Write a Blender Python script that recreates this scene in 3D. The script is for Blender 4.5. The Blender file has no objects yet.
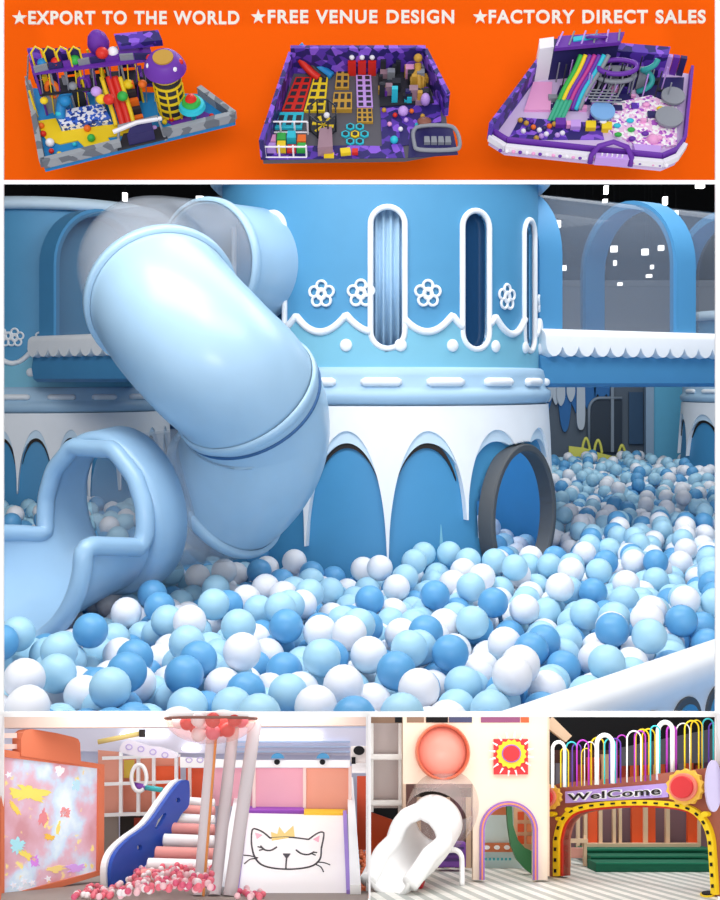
import bpy, bmesh, math, random
import numpy as np
from mathutils import Vector, Matrix
from math import sin, cos, pi, radians as R_, sqrt, atan2, tan
random.seed(7)
scn = bpy.context.scene
col = scn.collection
F = 1200.0          # focal length in pixels (720 x 900 frame)
CZ = 1.445          # eye height above the pit floor
HY = 382.0          # picture row of the horizon
CAM = Vector((0, 0, CZ))

def V(*a): return Vector(a)
def ray(px, py): return Vector(((px-360)/F, 1.0, (HY-py)/F))
def P(px, py, d): return CAM + ray(px, py)*d          # point at depth d

class Plane:
    """a plane in the place; hit() gives the spot on it that is seen at a photo pixel"""
    def __init__(s, o, n): s.o = Vector(o); s.n = Vector(n).normalized()
    def hit(s, px, py, h=0.0):
        r = ray(px, py); t = (s.o-CAM).dot(s.n)/r.dot(s.n)
        return CAM + r*t + s.n*h

# ---------------------------------------------------------------- materials
def lin(c): return c/12.92 if c <= .04045 else ((c+.055)/1.055)**2.4
def rgb(h):
    h = h.lstrip('#'); return tuple(lin(int(h[i:i+2], 16)/255) for i in (0, 2, 4))
MATS = {}
def M(name, hx, rough=.45, metal=0, emit=0, alpha=1, var=.04, scale=6, spec=.4, coat=0):
    if name in MATS: return MATS[name]
    m = bpy.data.materials.new(name); m.use_nodes = True; MATS[name] = m
    nt = m.node_tree; N = nt.nodes; L = nt.links
    b = N['Principled BSDF']; c = rgb(hx)
    b.inputs['Roughness'].default_value = rough; b.inputs['Metallic'].default_value = metal
    b.inputs['Specular IOR Level'].default_value = spec
    if coat: b.inputs['Coat Weight'].default_value = coat; b.inputs['Coat Roughness'].default_value = .15
    if var:
        tc = N.new('ShaderNodeTexCoord'); nz = N.new('ShaderNodeTexNoise'); nz.inputs['Scale'].default_value = scale
        mx = N.new('ShaderNodeMix'); mx.data_type = 'RGBA'
        mx.inputs[6].default_value = (*[max(0, v*(1-var)) for v in c], 1); mx.inputs[7].default_value = (*[min(1, v*(1+var)) for v in c], 1)
        L.new(tc.outputs['Object'], nz.inputs['Vector']); L.new(nz.outputs['Fac'], mx.inputs[0]); L.new(mx.outputs[2], b.inputs['Base Color'])
    else: b.inputs['Base Color'].default_value = (*c, 1)
    if emit:
        b.inputs['Emission Color'].default_value = (*c, 1); b.inputs['Emission Strength'].default_value = emit
    if alpha < 1:
        tr = N.new('ShaderNodeBsdfTransparent'); ms = N.new('ShaderNodeMixShader'); ms.inputs[0].default_value = alpha
        L.new(tr.outputs[0], ms.inputs[1]); L.new(b.outputs[0], ms.inputs[2]); L.new(ms.outputs[0], N['Material Output'].inputs['Surface'])
    return m

# ---------------------------------------------------------------- mesh building
WO = {}             # world origin of every built object
class B:
    def __init__(s): s.v = []; s.f = []; s.m = []
    def add(s, vs, fs, mi=0):
        k = len(s.v); s.v += [Vector(p) for p in vs]; s.f += [tuple(i+k for i in f) for f in fs]; s.m += [mi]*len(fs); return s
    def build(s, name, mat, parent=None, smooth=False, bevel=0, bseg=2, solid=0, origin=None, fixn=True, autos=None):
        if parent is not None: o_ = WO[parent.as_pointer()]
        elif origin is not None: o_ = Vector(origin)
        else:
            a = np.array([tuple(p) for p in s.v]); lo, hi = a.min(0), a.max(0); o_ = Vector(((lo[0]+hi[0])/2, (lo[1]+hi[1])/2, lo[2]))
        me = bpy.data.meshes.new(name)
        me.from_pydata([tuple(p-o_) for p in s.v], [], s.f)
        mats = mat if isinstance(mat, (list, tuple)) else [mat]
        for m in mats: me.materials.append(m)
        if len(mats) > 1: me.polygons.foreach_set('material_index', s.m)
        if fixn:
            bm = bmesh.new(); bm.from_mesh(me); bmesh.ops.recalc_face_normals(bm, faces=bm.faces); bm.to_mesh(me); bm.free()
        if smooth:
            me.polygons.foreach_set('use_smooth', [True]*len(me.polygons))
            if autos: me.set_sharp_from_angle(angle=R_(autos))
        me.update()
        o = bpy.data.objects.new(name, me); col.objects.link(o)
        if parent is not None: o.parent = parent
        else: o.location = o_
        WO[o.as_pointer()] = o_
        if solid:
            md = o.modifiers.new('solid', 'SOLIDIFY'); md.thickness = solid; md.offset = -1
        if bevel:
            md = o.modifiers.new('bevel', 'BEVEL'); md.width = bevel; md.segments = bseg; md.limit_method = 'ANGLE'; md.angle_limit = R_(40)
        return o
    # ---- shapes
    def box(s, c, sx, sy, sz, ax=None, mi=0):
        """box centred at c; ax = three axes"""
        X, Y, Z = ax if ax else (V(1,0,0), V(0,1,0), V(0,0,1)); c = Vector(c)
        vs = [c+X*(i*sx/2)+Y*(j*sy/2)+Z*(k*sz/2) for i in (-1,1) for j in (-1,1) for k in (-1,1)]
        return s.add(vs, [(0,1,3,2),(4,6,7,5),(0,4,5,1),(2,3,7,6),(0,2,6,4),(1,5,7,3)], mi)
    def prism(s, pts, d, mi=0, holes=()):
        """polygon swept along vector d, holes = inner loops"""
        pts = [Vector(p) for p in pts]; d = Vector(d)
        if not holes:
            n = len(pts)
            return s.add(pts+[p+d for p in pts], [tuple(range(n)), tuple(range(2*n-1, n-1, -1))]+[(i, i+n, (i+1)%n+n, (i+1)%n) for i in range(n)], mi)
        bm = bmesh.new(); es = []; loops = [pts]+[[Vector(p) for p in h] for h in holes]; base = []; k = 0
        for lp in loops:
            vs = [bm.verts.new(p) for p in lp]
            for i in range(len(vs)): es.append(bm.edges.new((vs[i], vs[(i+1)%len(vs)])))
        bm.verts.ensure_lookup_table()
        nrm = d.normalized()
        bmesh.ops.triangle_fill(bm, use_beauty=True, use_dissolve=False, edges=es, normal=nrm)
        bm.verts.index_update()
        tris = [tuple(v.index for v in f.verts) for f in bm.faces]; vv = [v.co.copy() for v in bm.verts]; bm.free()
        n = len(vv); fs = tris+[tuple(i+n for i in reversed(t)) for t in tris]; k = 0
        for lp in loops:
            m = len(lp); fs += [(k+i, k+i+n, k+(i+1)%m+n, k+(i+1)%m) for i in range(m)]; k += m
        return s.add(vv+[p+d for p in vv], fs, mi)
    def tube(s, path, r, seg=12, closed=False, caps=True, mi=0, squash=None):
        path = [Vector(p) for p in path]; n = len(path)
        rs = r if isinstance(r, (list, tuple)) else [r]*n
        T = []
        for i in range(n):
            a = path[(i-1)%n] if (closed or i) else path[0]; b = path[(i+1)%n] if (closed or i < n-1) else path[-1]
            T.append((b-a).normalized())
        ref = V(0,0,1) if abs(T[0].z) < .9 else V(1,0,0)
        if squash is not None: ref = Vector(squash[0])
        u = (ref - T[0]*ref.dot(T[0])).normalized(); vs = []
        for i in range(n):
            if squash is not None: u = ref
            u = (u - T[i]*u.dot(T[i])).normalized(); w = T[i].cross(u)
            ku = squash[1] if squash is not None else 1
            for j in range(seg):
                a = 2*pi*j/seg; vs.append(path[i]+(u*(cos(a)*ku)+w*sin(a))*rs[i])
        fs = []
        for i in range(n if closed else n-1):
            for j in range(seg):
                a = i*seg+j; b = i*seg+(j+1)%seg; c = ((i+1)%n)*seg
                fs.append((a, b, c+(j+1)%seg, c+j))
        if caps and not closed: fs += [tuple(range(seg-1,-1,-1)), tuple(range((n-1)*seg, n*seg))]
        return s.add(vs, fs, mi)
    def lathe(s, prof, c, seg=48, ax=None, a0=0, a1=2*pi, mi=0, hole=None):
        """profile (r, h) turned about axis Z through c"""
        X, Y, Z = ax if ax else (V(1,0,0), V(0,1,0), V(0,0,1)); c = Vector(c); full = abs(a1-a0-2*pi) < 1e-6
        m = seg if full else seg+1; vs = []
        for j in range(m):
            a = a0+(a1-a0)*j/seg; e = X*sin(a)-Y*cos(a)
            vs += [c+e*r+Z*h for r, h in prof]
        k = len(prof); fs = []
        for j in range(seg):
            for i in range(k-1):
                a = j*k+i; b = ((j+1)%m)*k+i
                if hole:
                    ctr = (vs[a]+vs[b]+vs[a+1]+vs[b+1])/4
                    if hole(ctr): continue
                fs.append((a, b, b+1, a+1))
        return s.add(vs, fs, mi)
    def ball(s, c, r, ax=None, seg=16, rings=10, mi=0, k=(1,1,1), half=None):
        X, Y, Z = ax if ax else (V(1,0,0), V(0,1,0), V(0,0,1)); c = Vector(c); vs = []; fs = []
        lo, hi = (-pi/2, pi/2) if half is None else half
        for i in range(rings+1):
            p = lo+(hi-lo)*i/rings
            for j in range(seg):
                a = 2*pi*j/seg; vs.append(c+X*(cos(p)*cos(a)*r*k[0])+Y*(cos(p)*sin(a)*r*k[1])+Z*(sin(p)*r*k[2]))
        for i in range(rings):
            for j in range(seg): fs.append((i*seg+j, i*seg+(j+1)%seg, (i+1)*seg+(j+1)%seg, (i+1)*seg+j))
        return s.add(vs, fs, mi)

def catmull(p, n=8, closed=False):
    p = [Vector(q) for q in p]; out = []; m = len(p)
    for i in range(m if closed else m-1):
        g = lambda k: p[k%m] if closed else p[min(max(k,0),m-1)]
        a, b, c, d = g(i-1), g(i), g(i+1), g(i+2)
        for j in range(n):
            t = j/n; out.append(.5*((2*b)+(c-a)*t+(2*a-5*b+4*c-d)*t*t+(3*b-a-3*c+d)*t**3))
    if not closed: out.append(p[-1])
    return out
def resample(p, n):
    p = [Vector(q) for q in p]; L = [0]
    for i in range(1, len(p)): L.append(L[-1]+(p[i]-p[i-1]).length)
    out = []; k = 0
    for i in range(n):
        t = L[-1]*i/(n-1)
        while k < len(p)-2 and L[k+1] < t: k += 1
        out.append(p[k].lerp(p[k+1], (t-L[k])/max(1e-9, L[k+1]-L[k])))
    return out
def arc(cx, cy, rx, ry, a0, a1, n=16):
    return [(cx+rx*cos(R_(a0+(a1-a0)*i/n)), cy+ry*sin(R_(a0+(a1-a0)*i/n))) for i in range(n+1)]
def smooth2(pts, n=6, closed=False): return [(q.x, q.y) for q in catmull([V(a, b, 0) for a, b in pts], n, closed)]

def tag(o, label=None, cat=None, group=None, kind=None):
    for k, v in (('label', label), ('category', cat), ('group', group), ('kind', kind)):
        if v: o[k] = v
    return o
def thing(name, label, cat, loc, group=None):
    o = bpy.data.objects.new(name, None); col.objects.link(o); o.location = Vector(loc); o.empty_display_size = .05
    WO[o.as_pointer()] = Vector(loc); return tag(o, label, cat, group)
def struct(name, b, mat, **k): return tag(b.build(name, mat, **k), kind='structure')
def copy_tree(o, loc, parent=None):
    c = o.copy(); col.objects.link(c)
    if parent is not None: c.parent = parent
    else: c.location = loc
    for ch in o.children: copy_tree(ch, None, c)
    return c
def text_mesh(s, bold=.0, depth=.1, space=1.0, word=1.0):
    cu = bpy.data.curves.new('lettering', 'FONT'); cu.body = s; cu.size = 1; cu.extrude = depth/2; cu.offset = bold; cu.space_character = space; cu.space_word = word
    o = bpy.data.objects.new('lettering', cu); col.objects.link(o); dg = bpy.context.evaluated_depsgraph_get()
    me = bpy.data.meshes.new_from_object(o.evaluated_get(dg)); bpy.data.objects.remove(o); bpy.data.curves.remove(cu)
    a = np.empty(len(me.vertices)*3); me.vertices.foreach_get('co', a); a = a.reshape(-1, 3)
    fs = [tuple(p.vertices) for p in me.polygons]; bpy.data.meshes.remove(me)
    lo, hi = a.min(0), a.max(0); a = (a-lo)/(hi-lo); return a, fs      # unit cube
def text_on(b, plane, s, x0, y0, x1, y1, thick, bold=0, space=1, word=1, up=None, lift=0, mi=0, quad=None):
    """lettering on a plane, filling the pixel box (or quad TL,TR,BR,BL)"""
    a, fs = text_mesh(s, bold, .1, space, word)
    q = quad or ((x0,y0),(x1,y0),(x1,y1),(x0,y1))
    vs = []
    for u, v, w in a:
        tx = q[3][0]+(q[2][0]-q[3][0])*u; ty = q[3][1]+(q[2][1]-q[3][1])*u
        bx = q[0][0]+(q[1][0]-q[0][0])*u; by = q[0][1]+(q[1][1]-q[0][1])*u
        vs.append(plane.hit(tx+(bx-tx)*v, ty+(by-ty)*v, lift+thick*w))
    return b.add(vs, fs, mi)
# ================================================================ camera, sky, view
cam = bpy.data.objects.new('camera', bpy.data.cameras.new('camera')); col.objects.link(cam)
cam.location = CAM; cam.rotation_euler = (pi/2, 0, 0)
cam.data.sensor_fit = 'HORIZONTAL'; cam.data.sensor_width = 36; cam.data.lens = 36*F/720; cam.data.shift_y = (HY-450)/720
cam.data.clip_start = .05; cam.data.clip_end = 200
scn.camera = cam
w = bpy.data.worlds.new('sky'); scn.world = w; w.use_nodes = True
bg = w.node_tree.nodes['Background']; bg.inputs[0].default_value = (.965, .98, 1, 1); bg.inputs[1].default_value = .7
scn.view_settings.view_transform = 'Standard'; scn.view_settings.look = 'None'; scn.view_settings.exposure = 0; scn.view_settings.gamma = 1
scn.cycles.use_denoising = True; scn.cycles.max_bounces = 8; scn.cycles.transparent_max_bounces = 16
def area(name, loc, aim, sx, sy, power, c=(1,1,1)):
    l = bpy.data.lights.new(name, 'AREA'); l.shape = 'RECTANGLE'; l.size = sx; l.size_y = sy; l.energy = power; l.color = c
    o = bpy.data.objects.new(name, l); col.objects.link(o); o.location = loc
    o.rotation_euler = (Vector(aim)-Vector(loc)).to_track_quat('-Z', 'Y').to_euler(); return o
area('hall_light_near', (-1.6, 5.0, 4.6), (-.9, 7.4, .6), 3.2, 2.2, 165, (1, .99, .97))
area('hall_light_centre', (1.2, 8.5, 5.2), (1.6, 11, 0), 5, 4, 150, (.95, .98, 1))
area('pit_fill_side', (3.2, 8.6, 5.2), (3.0, 9.6, 0), 3, 3, 90, (.95, .98, 1))  # added fill, evens out dark bands on the right of the pit
l_ = bpy.data.lights.new('tower_fill', 'POINT'); l_.energy = 40; l_.shadow_soft_size = .12; o_ = bpy.data.objects.new('tower_fill', l_); col.objects.link(o_); o_.location = (.15, 9.2, 1.75)  # added fill that brightens the inside of the tower
area('pit_fill_front', (1.0, 3.9, 4.6), (.5, 5.3, 0), 3.4, 1.6, 95, (1, 1, 1))  # added fill over the front balls
area('hall_light_far', (4, 14.5, 5.2), (4, 15.5, 0), 6, 5, 190, (.93, .97, 1))
area('front_fill', (.3, -4, 1.9), (0, 3, 1.3), 3.2, 1.8, 185, (1, .98, .95))  # added unseen fill from behind the camera for sign board and cases

# ================================================================ materials of the ball hall
mWhite = M('white_foam', 'F3F6FB', .5)
mWall = M('sky_blue_vinyl', '5298C4', .5)
mBand = M('aqua_vinyl', '7FC1DA', .5)
mLedge = M('pale_blue_foam', 'A9CAE4', .5)
mDrum = M('deep_blue_vinyl', '4893C4', .5)
mIce2 = M('ice_blue_foam', 'CFE5F6', .5)
mSlide = M('slide_plastic', 'A6C8E2', .33, coat=.25)
mSlide2 = M('slide_mouth_plastic', '9CC2E2', .35, coat=.25)
mSeam = M('slide_seam', '2F5F93', .5)
mClear = M('clear_polycarbonate', 'D2D7E0', .15, alpha=.21, var=0)
mGlass = M('tunnel_glass', '8A95A6', .08, alpha=.34, var=0)
mBridge = M('bridge_blue_foam', '5095C6', .5)
mGrey = M('ring_grey_rubber', '54585D', .55)
mDark = M('arch_shade_dark_trim', '2A2422', .7)  # painted shade under the arches; own colour of dark beam, panel, clip
mPane = M('dark_window_glass', '1E4268', .08, var=0)
mCurt = M('curtain_blue', 'A9CBE6', .5)
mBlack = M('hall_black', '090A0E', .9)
mHall = M('hall_grey', '9AA0A9', .9)

# ================================================================ setting of the hall
struct('floor', B().box((0, 12.2, -.03), 14, 16.3, .06), M('pit_floor_blue', '4A93CC', .7))
struct('ceiling', B().box((0, 15, 6.05), 26, 24, .1), mBlack)
struct('wall_back', B().box((0, 26.5, 3), 26, .1, 6.2), mBlack)
struct('wall_left', B().box((-7.3, 14.5, 3), .1, 24, 6.2), mBlack)
struct('wall_right', B().box((8.6, 14.5, 3), .1, 24, 6.2), mBlack)
struct('trim_1', B().box((3, 24.5, CZ+.95), 14, .1, 2.0).box((3, 24.4, CZ+2.0), 14, .2, .12), mHall)

# ================================================================ castle towers
def drum_r(z, R, zl): return R*(1.02+.075*max(0, min(1, (zl-.16-z)/(zl-.16))))
def tower(name, label, cx, cy, R, zl, n, ph, tips, deco=True, hole=None, top=2.6, hw=.16):
    t = thing(name, label, 'play tower', (cx, cy, 0))
    c = V(cx, cy, 0); at = lambda th, z, r: V(cx+r*sin(R_(th)), cy-r*cos(R_(th)), z)
    zb = zl-hw
    # lower drum
    prof = [(drum_r(z, R, zl), z) for z in [zb*i/36 for i in range(37)]]
    B().lathe(prof, c, 240, hole=hole).build('lower_drum', mDrum, t, True, solid=.03)
    # icing layers
    def layer(nm, off, zt, cc, A, mat, spike=True, upto=1):
        b = B(); st = .25; N = int(360/st); rows = 60 if hole else 9; vs = []
        for j in range(N):
            th = j*st; k = math.floor((th-ph)/(360/n)); tt = ((th-ph)/(360/n)-k)*2-1
            idx = (k if tt < 0 else k+1) % n; tip = tips.get(idx, .45)
            u = abs(tt)/cc
            z = zt-(zt-tip-A)*(1-sqrt(max(0, 1-min(1, u)**2)))
            for i in range(rows):
                zz = zb-.0+(z-zb)*i/(rows-1); vs.append(at(th, zz, drum_r(zz, R, zl)+off))
            vs.append(at(th, z, drum_r(z, R, zl)-.005))
        k = rows+1; fs = []
        for j in range(N):
            for i in range(rows):
                a = j*k+i; bb = ((j+1)%N)*k+i
                if hole and hole((vs[a]+vs[bb])/2, .525): continue
                fs.append((a, bb, bb+1, a+1))
        b.add(vs, fs).build(nm, mat, t, True, autos=50)
    q = hw/.16
    layer('icing', .05, zb-.165*q, .975, 0, mWhite)
    layer('icing_underlayer', .032, zb-.245*q, 1.0, .10*q, mIce2)
    # dark strip painting in the shade under each arch crown
    for k in range(n):
        mid = ph+360/n*(k+.5); a = ((mid+180) % 360)-180
        if abs(a) > 100: continue
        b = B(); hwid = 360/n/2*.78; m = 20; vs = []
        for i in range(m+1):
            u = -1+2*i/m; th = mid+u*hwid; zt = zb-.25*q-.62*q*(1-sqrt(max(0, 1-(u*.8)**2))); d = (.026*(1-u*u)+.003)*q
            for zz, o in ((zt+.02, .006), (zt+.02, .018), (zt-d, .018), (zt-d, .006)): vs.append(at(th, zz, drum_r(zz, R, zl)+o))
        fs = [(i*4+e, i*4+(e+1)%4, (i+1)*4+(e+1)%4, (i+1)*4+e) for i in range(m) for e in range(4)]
        if hole and (at(mid, zb-.3*q, R)-RC).length < .62: continue
        b.add(vs, fs).build('arch_shade', mDark, t, True, autos=40)
    # ledge
    pr = [(R-.02, zl+.10), (R+.03, zl+.10), (R+.05, zl+.085), (R+.058, zl+.04), (R+.058, zl-.03), (R+.07, zl-.05), (R+.09, zl-.065), (R+.095, zl-.10), (R+.08, zl-.14), (R+.05, zl-hw-.002), (R-.02, zl-hw-.002)]
    B().lathe(pr, c, 160).build('ledge', mLedge, t, True, autos=60)
    for k in range(18):
        th = 20*k-.6; a = ((th+180) % 360)-180
        if abs(a) > 100: continue
        w_ = 6.2
        B().tube([at(a-w_+2*w_*i/10, zl+.0, R+.062) for i in range(11)], [.016]+[.03]*9+[.016], 10).build('ledge_dash', mWhite, t, True)
    # upper walls
    zsc = lambda th: zl+.335+.115*abs(((th-5.5)/(360/21) % 1)*2-1)**2
    zh = lambda p: False
    wins = [1.5, 32, 62.5, -39, -66] if deco else []
    win_c, win_h, win_w = zl+.694, .472, .114
    def winhole(p):
        dx, dy = p.x-cx, p.y-cy; th = math.degrees(atan2(dx, -dy))
        for w0 in wins:
            s_ = R_(th-w0)*R; dz = abs(p.z-win_c)
            if dz < win_h-win_w and abs(s_) < win_w: return True
            if dz >= win_h-win_w and sqrt(s_*s_+(dz-win_h+win_w)**2) < win_w: return True
        return False
    B().lathe([(R, zl+.1+(top-zl-.1)*i/90) for i in range(91)], c, 480, hole=winhole if deco else None).build('upper_wall', mWall, t, True, solid=.04)
    vs = []; N = 720; rows = 5
    for j in range(N):
        th = j*.5
        for i in range(rows+1): z = zl+.09+(zsc(th)-zl-.09)*i/rows; vs.append(at(th, z, R+.014))
    fs = [(j*(rows+1)+i, ((j+1)%N)*(rows+1)+i, ((j+1)%N)*(rows+1)+i+1, j*(rows+1)+i+1) for j in range(N) for i in range(rows)]
    if deco: fs = [f for f in fs if not winhole(sum((vs[i] for i in f), V(0,0,0))/4)]
    B().add(vs, fs).build('aqua_band', mBand, t, True)
    path = [at(j*1.0, zsc(j*1.0), R+.014) for j in range(360)]
    if not deco: B().tube(path, .026, 8, True).build('scallop_trim', mWhite, t, True)
    if deco:
        run = []
        for j in range(-110*2, 111*2):
            p = at(j*.5, zsc(j*.5), R+.016)
            if winhole(p):
                if len(run) > 2: B().tube(run, .025, 8).build('scallop_trim', mWhite, t, True)
                run = []
            else: run.append(p)
        if len(run) > 2: B().tube(run, .025, 8).build('scallop_trim', mWhite, t, True)
    for k in range(-6, 7):
        th = 5.5+360/21*k
        if abs(th) > 100: continue
        p = at(th, zl+.245, R+.02)
        if deco and winhole(p): continue
        e = (p-at(th, zl+.245, 0)).normalized()
        B().ball(p, .043, (e, V(0,0,1).cross(e), V(0,0,1)), 14, 10, k=(.4, 1, 1)).build('white_dot', mWhite, t, True)
    # flowers
    for th in ([-19.9, -7, 14.4, 46, 78] if deco else [-8, -2, 12, 40]):
        zc = zl+.59; b = B()
        def rg(ds, dz, r1, r2):
            return [at(th+math.degrees((ds+r1*cos(a))/R), zc+dz+r2*sin(a), R+.012) for a in [2*pi*i/18 for i in range(18)]]
        for i in range(5):
            a = pi/2+2*pi*i/5; b.tube(rg(.055*cos(a), .055*sin(a), .034, .034), .0105, 6, True)
        b.tube(rg(0, 0, .03, .036), .0105, 6, True)
        b.build('flower_ornament', mWhite, t, True)
    # windows
    for i, w0 in enumerate(wins):
        st = []
        for a in range(0, 181, 10): st.append((win_w*cos(R_(a)), win_h-win_w+win_w*sin(R_(a))))
        for a in range(180, 361, 10): st.append((win_w*cos(R_(a)), -(win_h-win_w)+win_w*sin(R_(a))))
        pth = [at(w0+math.degrees(s_/R), win_c+z_, R+.012) for s_, z_ in resample([(a, b, 0) for a, b in st+[st[0]]], 80)[:-1] for s_, z_ in [(s_, z_)]] if False else None
        q_ = resample([(a, b, 0) for a, b in st+[st[0]]], 81)[:-1]
        fr = B().tube([at(w0+math.degrees(p.x/R), win_c+p.y, R+.008) for p in q_], .02, 10, True).build('window_frame', mWhite, t, True)
        vs = []; ncol = 6; nrow = 30
        for r_ in range(nrow+1):
            z = -win_h+2*win_h*r_/nrow; dz = abs(z)-(win_h-win_w)
            hw_ = win_w if dz <= 0 else sqrt(max(0, win_w**2-dz**2))
            for cidx in range(ncol+1): vs.append(at(w0+math.degrees((-hw_+2*hw_*cidx/ncol)/R), win_c+z, R-.035))
        fs = [(r_*(ncol+1)+k, r_*(ncol+1)+k+1, (r_+1)*(ncol+1)+k+1, (r_+1)*(ncol+1)+k) for r_ in range(nrow) for k in range(ncol)]
        if i == 0:
            vs2 = []
            for k in range(0, 61):
                s_ = -.2+.4*k/60; rr = R-.07+.018*sin(k*2*pi/8)
                for z in (-.5, .5): vs2.append(at(w0+math.degrees(s_/R), win_c+z, rr))
            cu = B().add(vs2, [(2*k, 2*k+2, 2*k+3, 2*k+1) for k in range(60)]).build('curtain', mCurt, t, True, solid=.004)
        else: B().add(vs, fs).build('window_pane', mPane, fr, True)
    # roof brim
    B().lathe([(R+.0, top-.02), (R+.05, top-.04), (R+.09, top-.0), (R+.08, top+.05), (R+.03, top+.09), (R-.05, top+.10)], c, 120).build('roof_brim', mIce2, t, True)
    return t, at
TX, TY, TR = .153, 9.19, 1.2
RTH = 56
rd = V(sin(R_(RTH)), -cos(R_(RTH)), 0); rt = V(cos(R_(RTH)), sin(R_(RTH)), 0)
RC = V(TX+1.25*sin(R_(50.5)), TY-1.25*cos(R_(50.5)), .51)
def ring_hole(p, rr=None):
    q = p-RC; rr = rr or (.49 if q.dot(rt) > .05 else .44)
    if abs(q.dot(rd)) > .4: return False
    return (q.dot(rt))**2+(p.z-.51)**2 < rr*rr
ctower, cat_ = tower('castle_tower', 'big round central castle tower, sky blue with white dripping icing arches', TX, TY, TR, CZ, 15, 1.2,
    {0: CZ-1.155, 1: CZ-.92, 14: CZ-1.09, 2: CZ-.72, 13: CZ-.8, 3: CZ-.9}, hole=ring_hole, top=CZ+1.49)
# thin ice-blue streaks painted low on the drum
for th, z0, z1 in ((17.5, .06, .50), (-6, .03, .2)):
    vs = [cat_(th-1.6, z0, drum_r(z0, TR, CZ)+.004), cat_(th+1.6, z0, drum_r(z0, TR, CZ)+.004), cat_(th, z1, drum_r(z1, TR, CZ)+.004)]
    B().prism(vs, rd*-.004).build('ice_streak', mBand, ctower)
g = B().lathe([(.45, -.06), (.50, -.06), (.505, -.05), (.505, .04), (.495, .05), (.46, .05), (.45, .04), (.45, -.06)], RC, 72, (rt, V(0,0,1), rd))
g.build('entrance_ring', mGrey, ctower, True, autos=40)['label'] = 'dark grey round entrance ring'

tower('castle_tower', 'shadowy castle tower at the left edge with narrow white icing arches', -3.38, 13.1, 1.2, CZ-.15, 24, 0.8, {k: CZ-1.1-(k%3)*.1 for k in range(24)}, deco=False, top=CZ+1.75)
tower('castle_tower', 'distant castle tower at the right edge under the bridge end', 5.95, 17.3, 1.2, CZ-.13, 12, -20, {k: CZ-1.05 for k in range(12)}, deco=False, top=CZ+.9)
# grey entrance ring of the distant tower
t3 = [o for o in col.objects if o.name == 'castle_tower.002'][0]
rd3 = V(sin(R_(-24)), -cos(R_(-24)), 0); rt3 = V(cos(R_(-24)), sin(R_(-24)), 0)
B().lathe([(.40, -.08), (.48, -.08), (.48, .08), (.40, .08), (.40, -.08)], V(5.95, 17.3, .55)+rd3*1.3, 48, (rt3, V(0,0,1), rd3)).build('entrance_ring', mGrey, t3, True, autos=40)

# ================================================================ bridges with glass tunnels
def bridge(label, a, b, width, zbot, zrail, arches, ztop, side, gl):
    a = Vector(a); b = Vector(b); d = (b-a).normalized(); w_ = V(-d.y, d.x, 0)*side; L = (b-a).length
    t = thing('bridge_tunnel', label, 'bridge', (*((a+b)/2).xy, zbot)); up = V(0,0,1)
    hz = zrail-.19-zbot
    # padded trough underneath: half round front, flat deck
    prof = [(0, zrail-.17), (-.05, zrail-.20), (-.07, zbot+hz*.55), (-.05, zbot+.03), (0, zbot), (width, zbot), (width+.05, zbot+.05), (width+.05, zrail-.17)]
    B().prism([a+w_*x+up*(z-0) for x, z in prof], d*L).build('deck', mBridge, t, True, autos=35)
    for s_, x in enumerate((-.03, width+.03)):
        bb = B(); o = a+w_*x; n = int(L/.15); top_ = []; vs = []
        # scalloped white cushion: rounded top, wavy lower edge
        m = n*8
        for i in range(m+1):
            u = i/m*L; sc = .075*abs(sin(pi*i/8))**.6; f = -1 if s_ == 0 else 1
            for k in range(9):
                an = pi*k/8; y_ = .085*cos(an)*1.0; z_ = .06*sin(an)
                vs.append(o+d*u+w_*(-y_)+up*(zrail-.055+z_))
            vs.append(o+d*u+w_*(.06)+up*(zrail-.14-sc)); vs.append(o+d*u+w_*(-.0-.09)+up*(zrail-.125-sc))
        k = 11; fs = [(i*k+e, i*k+(e+1)%k, (i+1)*k+(e+1)%k, (i+1)*k+e) for i in range(m) for e in range(k)]+[tuple(range(k)), tuple(range(m*k+k-1, m*k-1, -1))]
        bb.add(vs, fs).build('scalloped_rail', mWhite, t, True, autos=45)
    def profile(r_off):
        r = width/2+r_off; zs = ztop-width/2; pts = [(width/2-r, zrail-.1)]
        pts += [(width/2-r*cos(R_(q)), zs+r*sin(R_(q))) for q in range(0, 181, 9)]
        return pts+[(width/2+r, zrail-.1)]
    for u in arches:
        bb = B(); inn = profile(-.05); out = profile(.02); k = len(inn); vs = []
        for du in (0, .22):
            vs += [a+d*(u+du)+w_*x+up*z for x, z in inn]+[a+d*(u+du)+w_*x+up*z for x, z in out]
        fs = []
        for i in range(k-1):
            fs += [(i, i+1, k+i+1, k+i), (2*k+i, 3*k+i, 3*k+i+1, 2*k+i+1), (i, 2*k+i, 2*k+i+1, i+1), (k+i, k+i+1, 3*k+i+1, 3*k+i)]
        fs += [(0, k, 3*k, 2*k), (k-1, 3*k-1, 4*k-1, 2*k-1)]
        bb.add(vs, fs).build('arch_frame', mBridge, t, True, autos=40)
    gp = profile(-.01); vs = [a+d*u+w_*x+up*z for u in (gl[0], gl[1]) for x, z in gp]; k = len(gp)
    B().add(vs, [(i, i+1, k+i+1, k+i) for i in range(k-1)]).build('glass_tunnel', mGlass, t, True)
    return t
bridge('blue bridge right of the central tower with white scalloped rail and glass tunnel', (1.30, 8.88, 0), (3.85, 10.41, 0), 1.1, CZ-.04, CZ+.39, (.02, 1.42, 2.55), CZ+1.50, 1, (.1, 2.85))
bridge('short blue bridge at left, half hidden behind the tube slide, with scalloped rail', (-3.13, 11.65, 0), (-.9, 9.93, 0), 1.15, CZ-.0, CZ+.44, (.05,), CZ+1.70, 1, (.1, 2.9))

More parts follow.
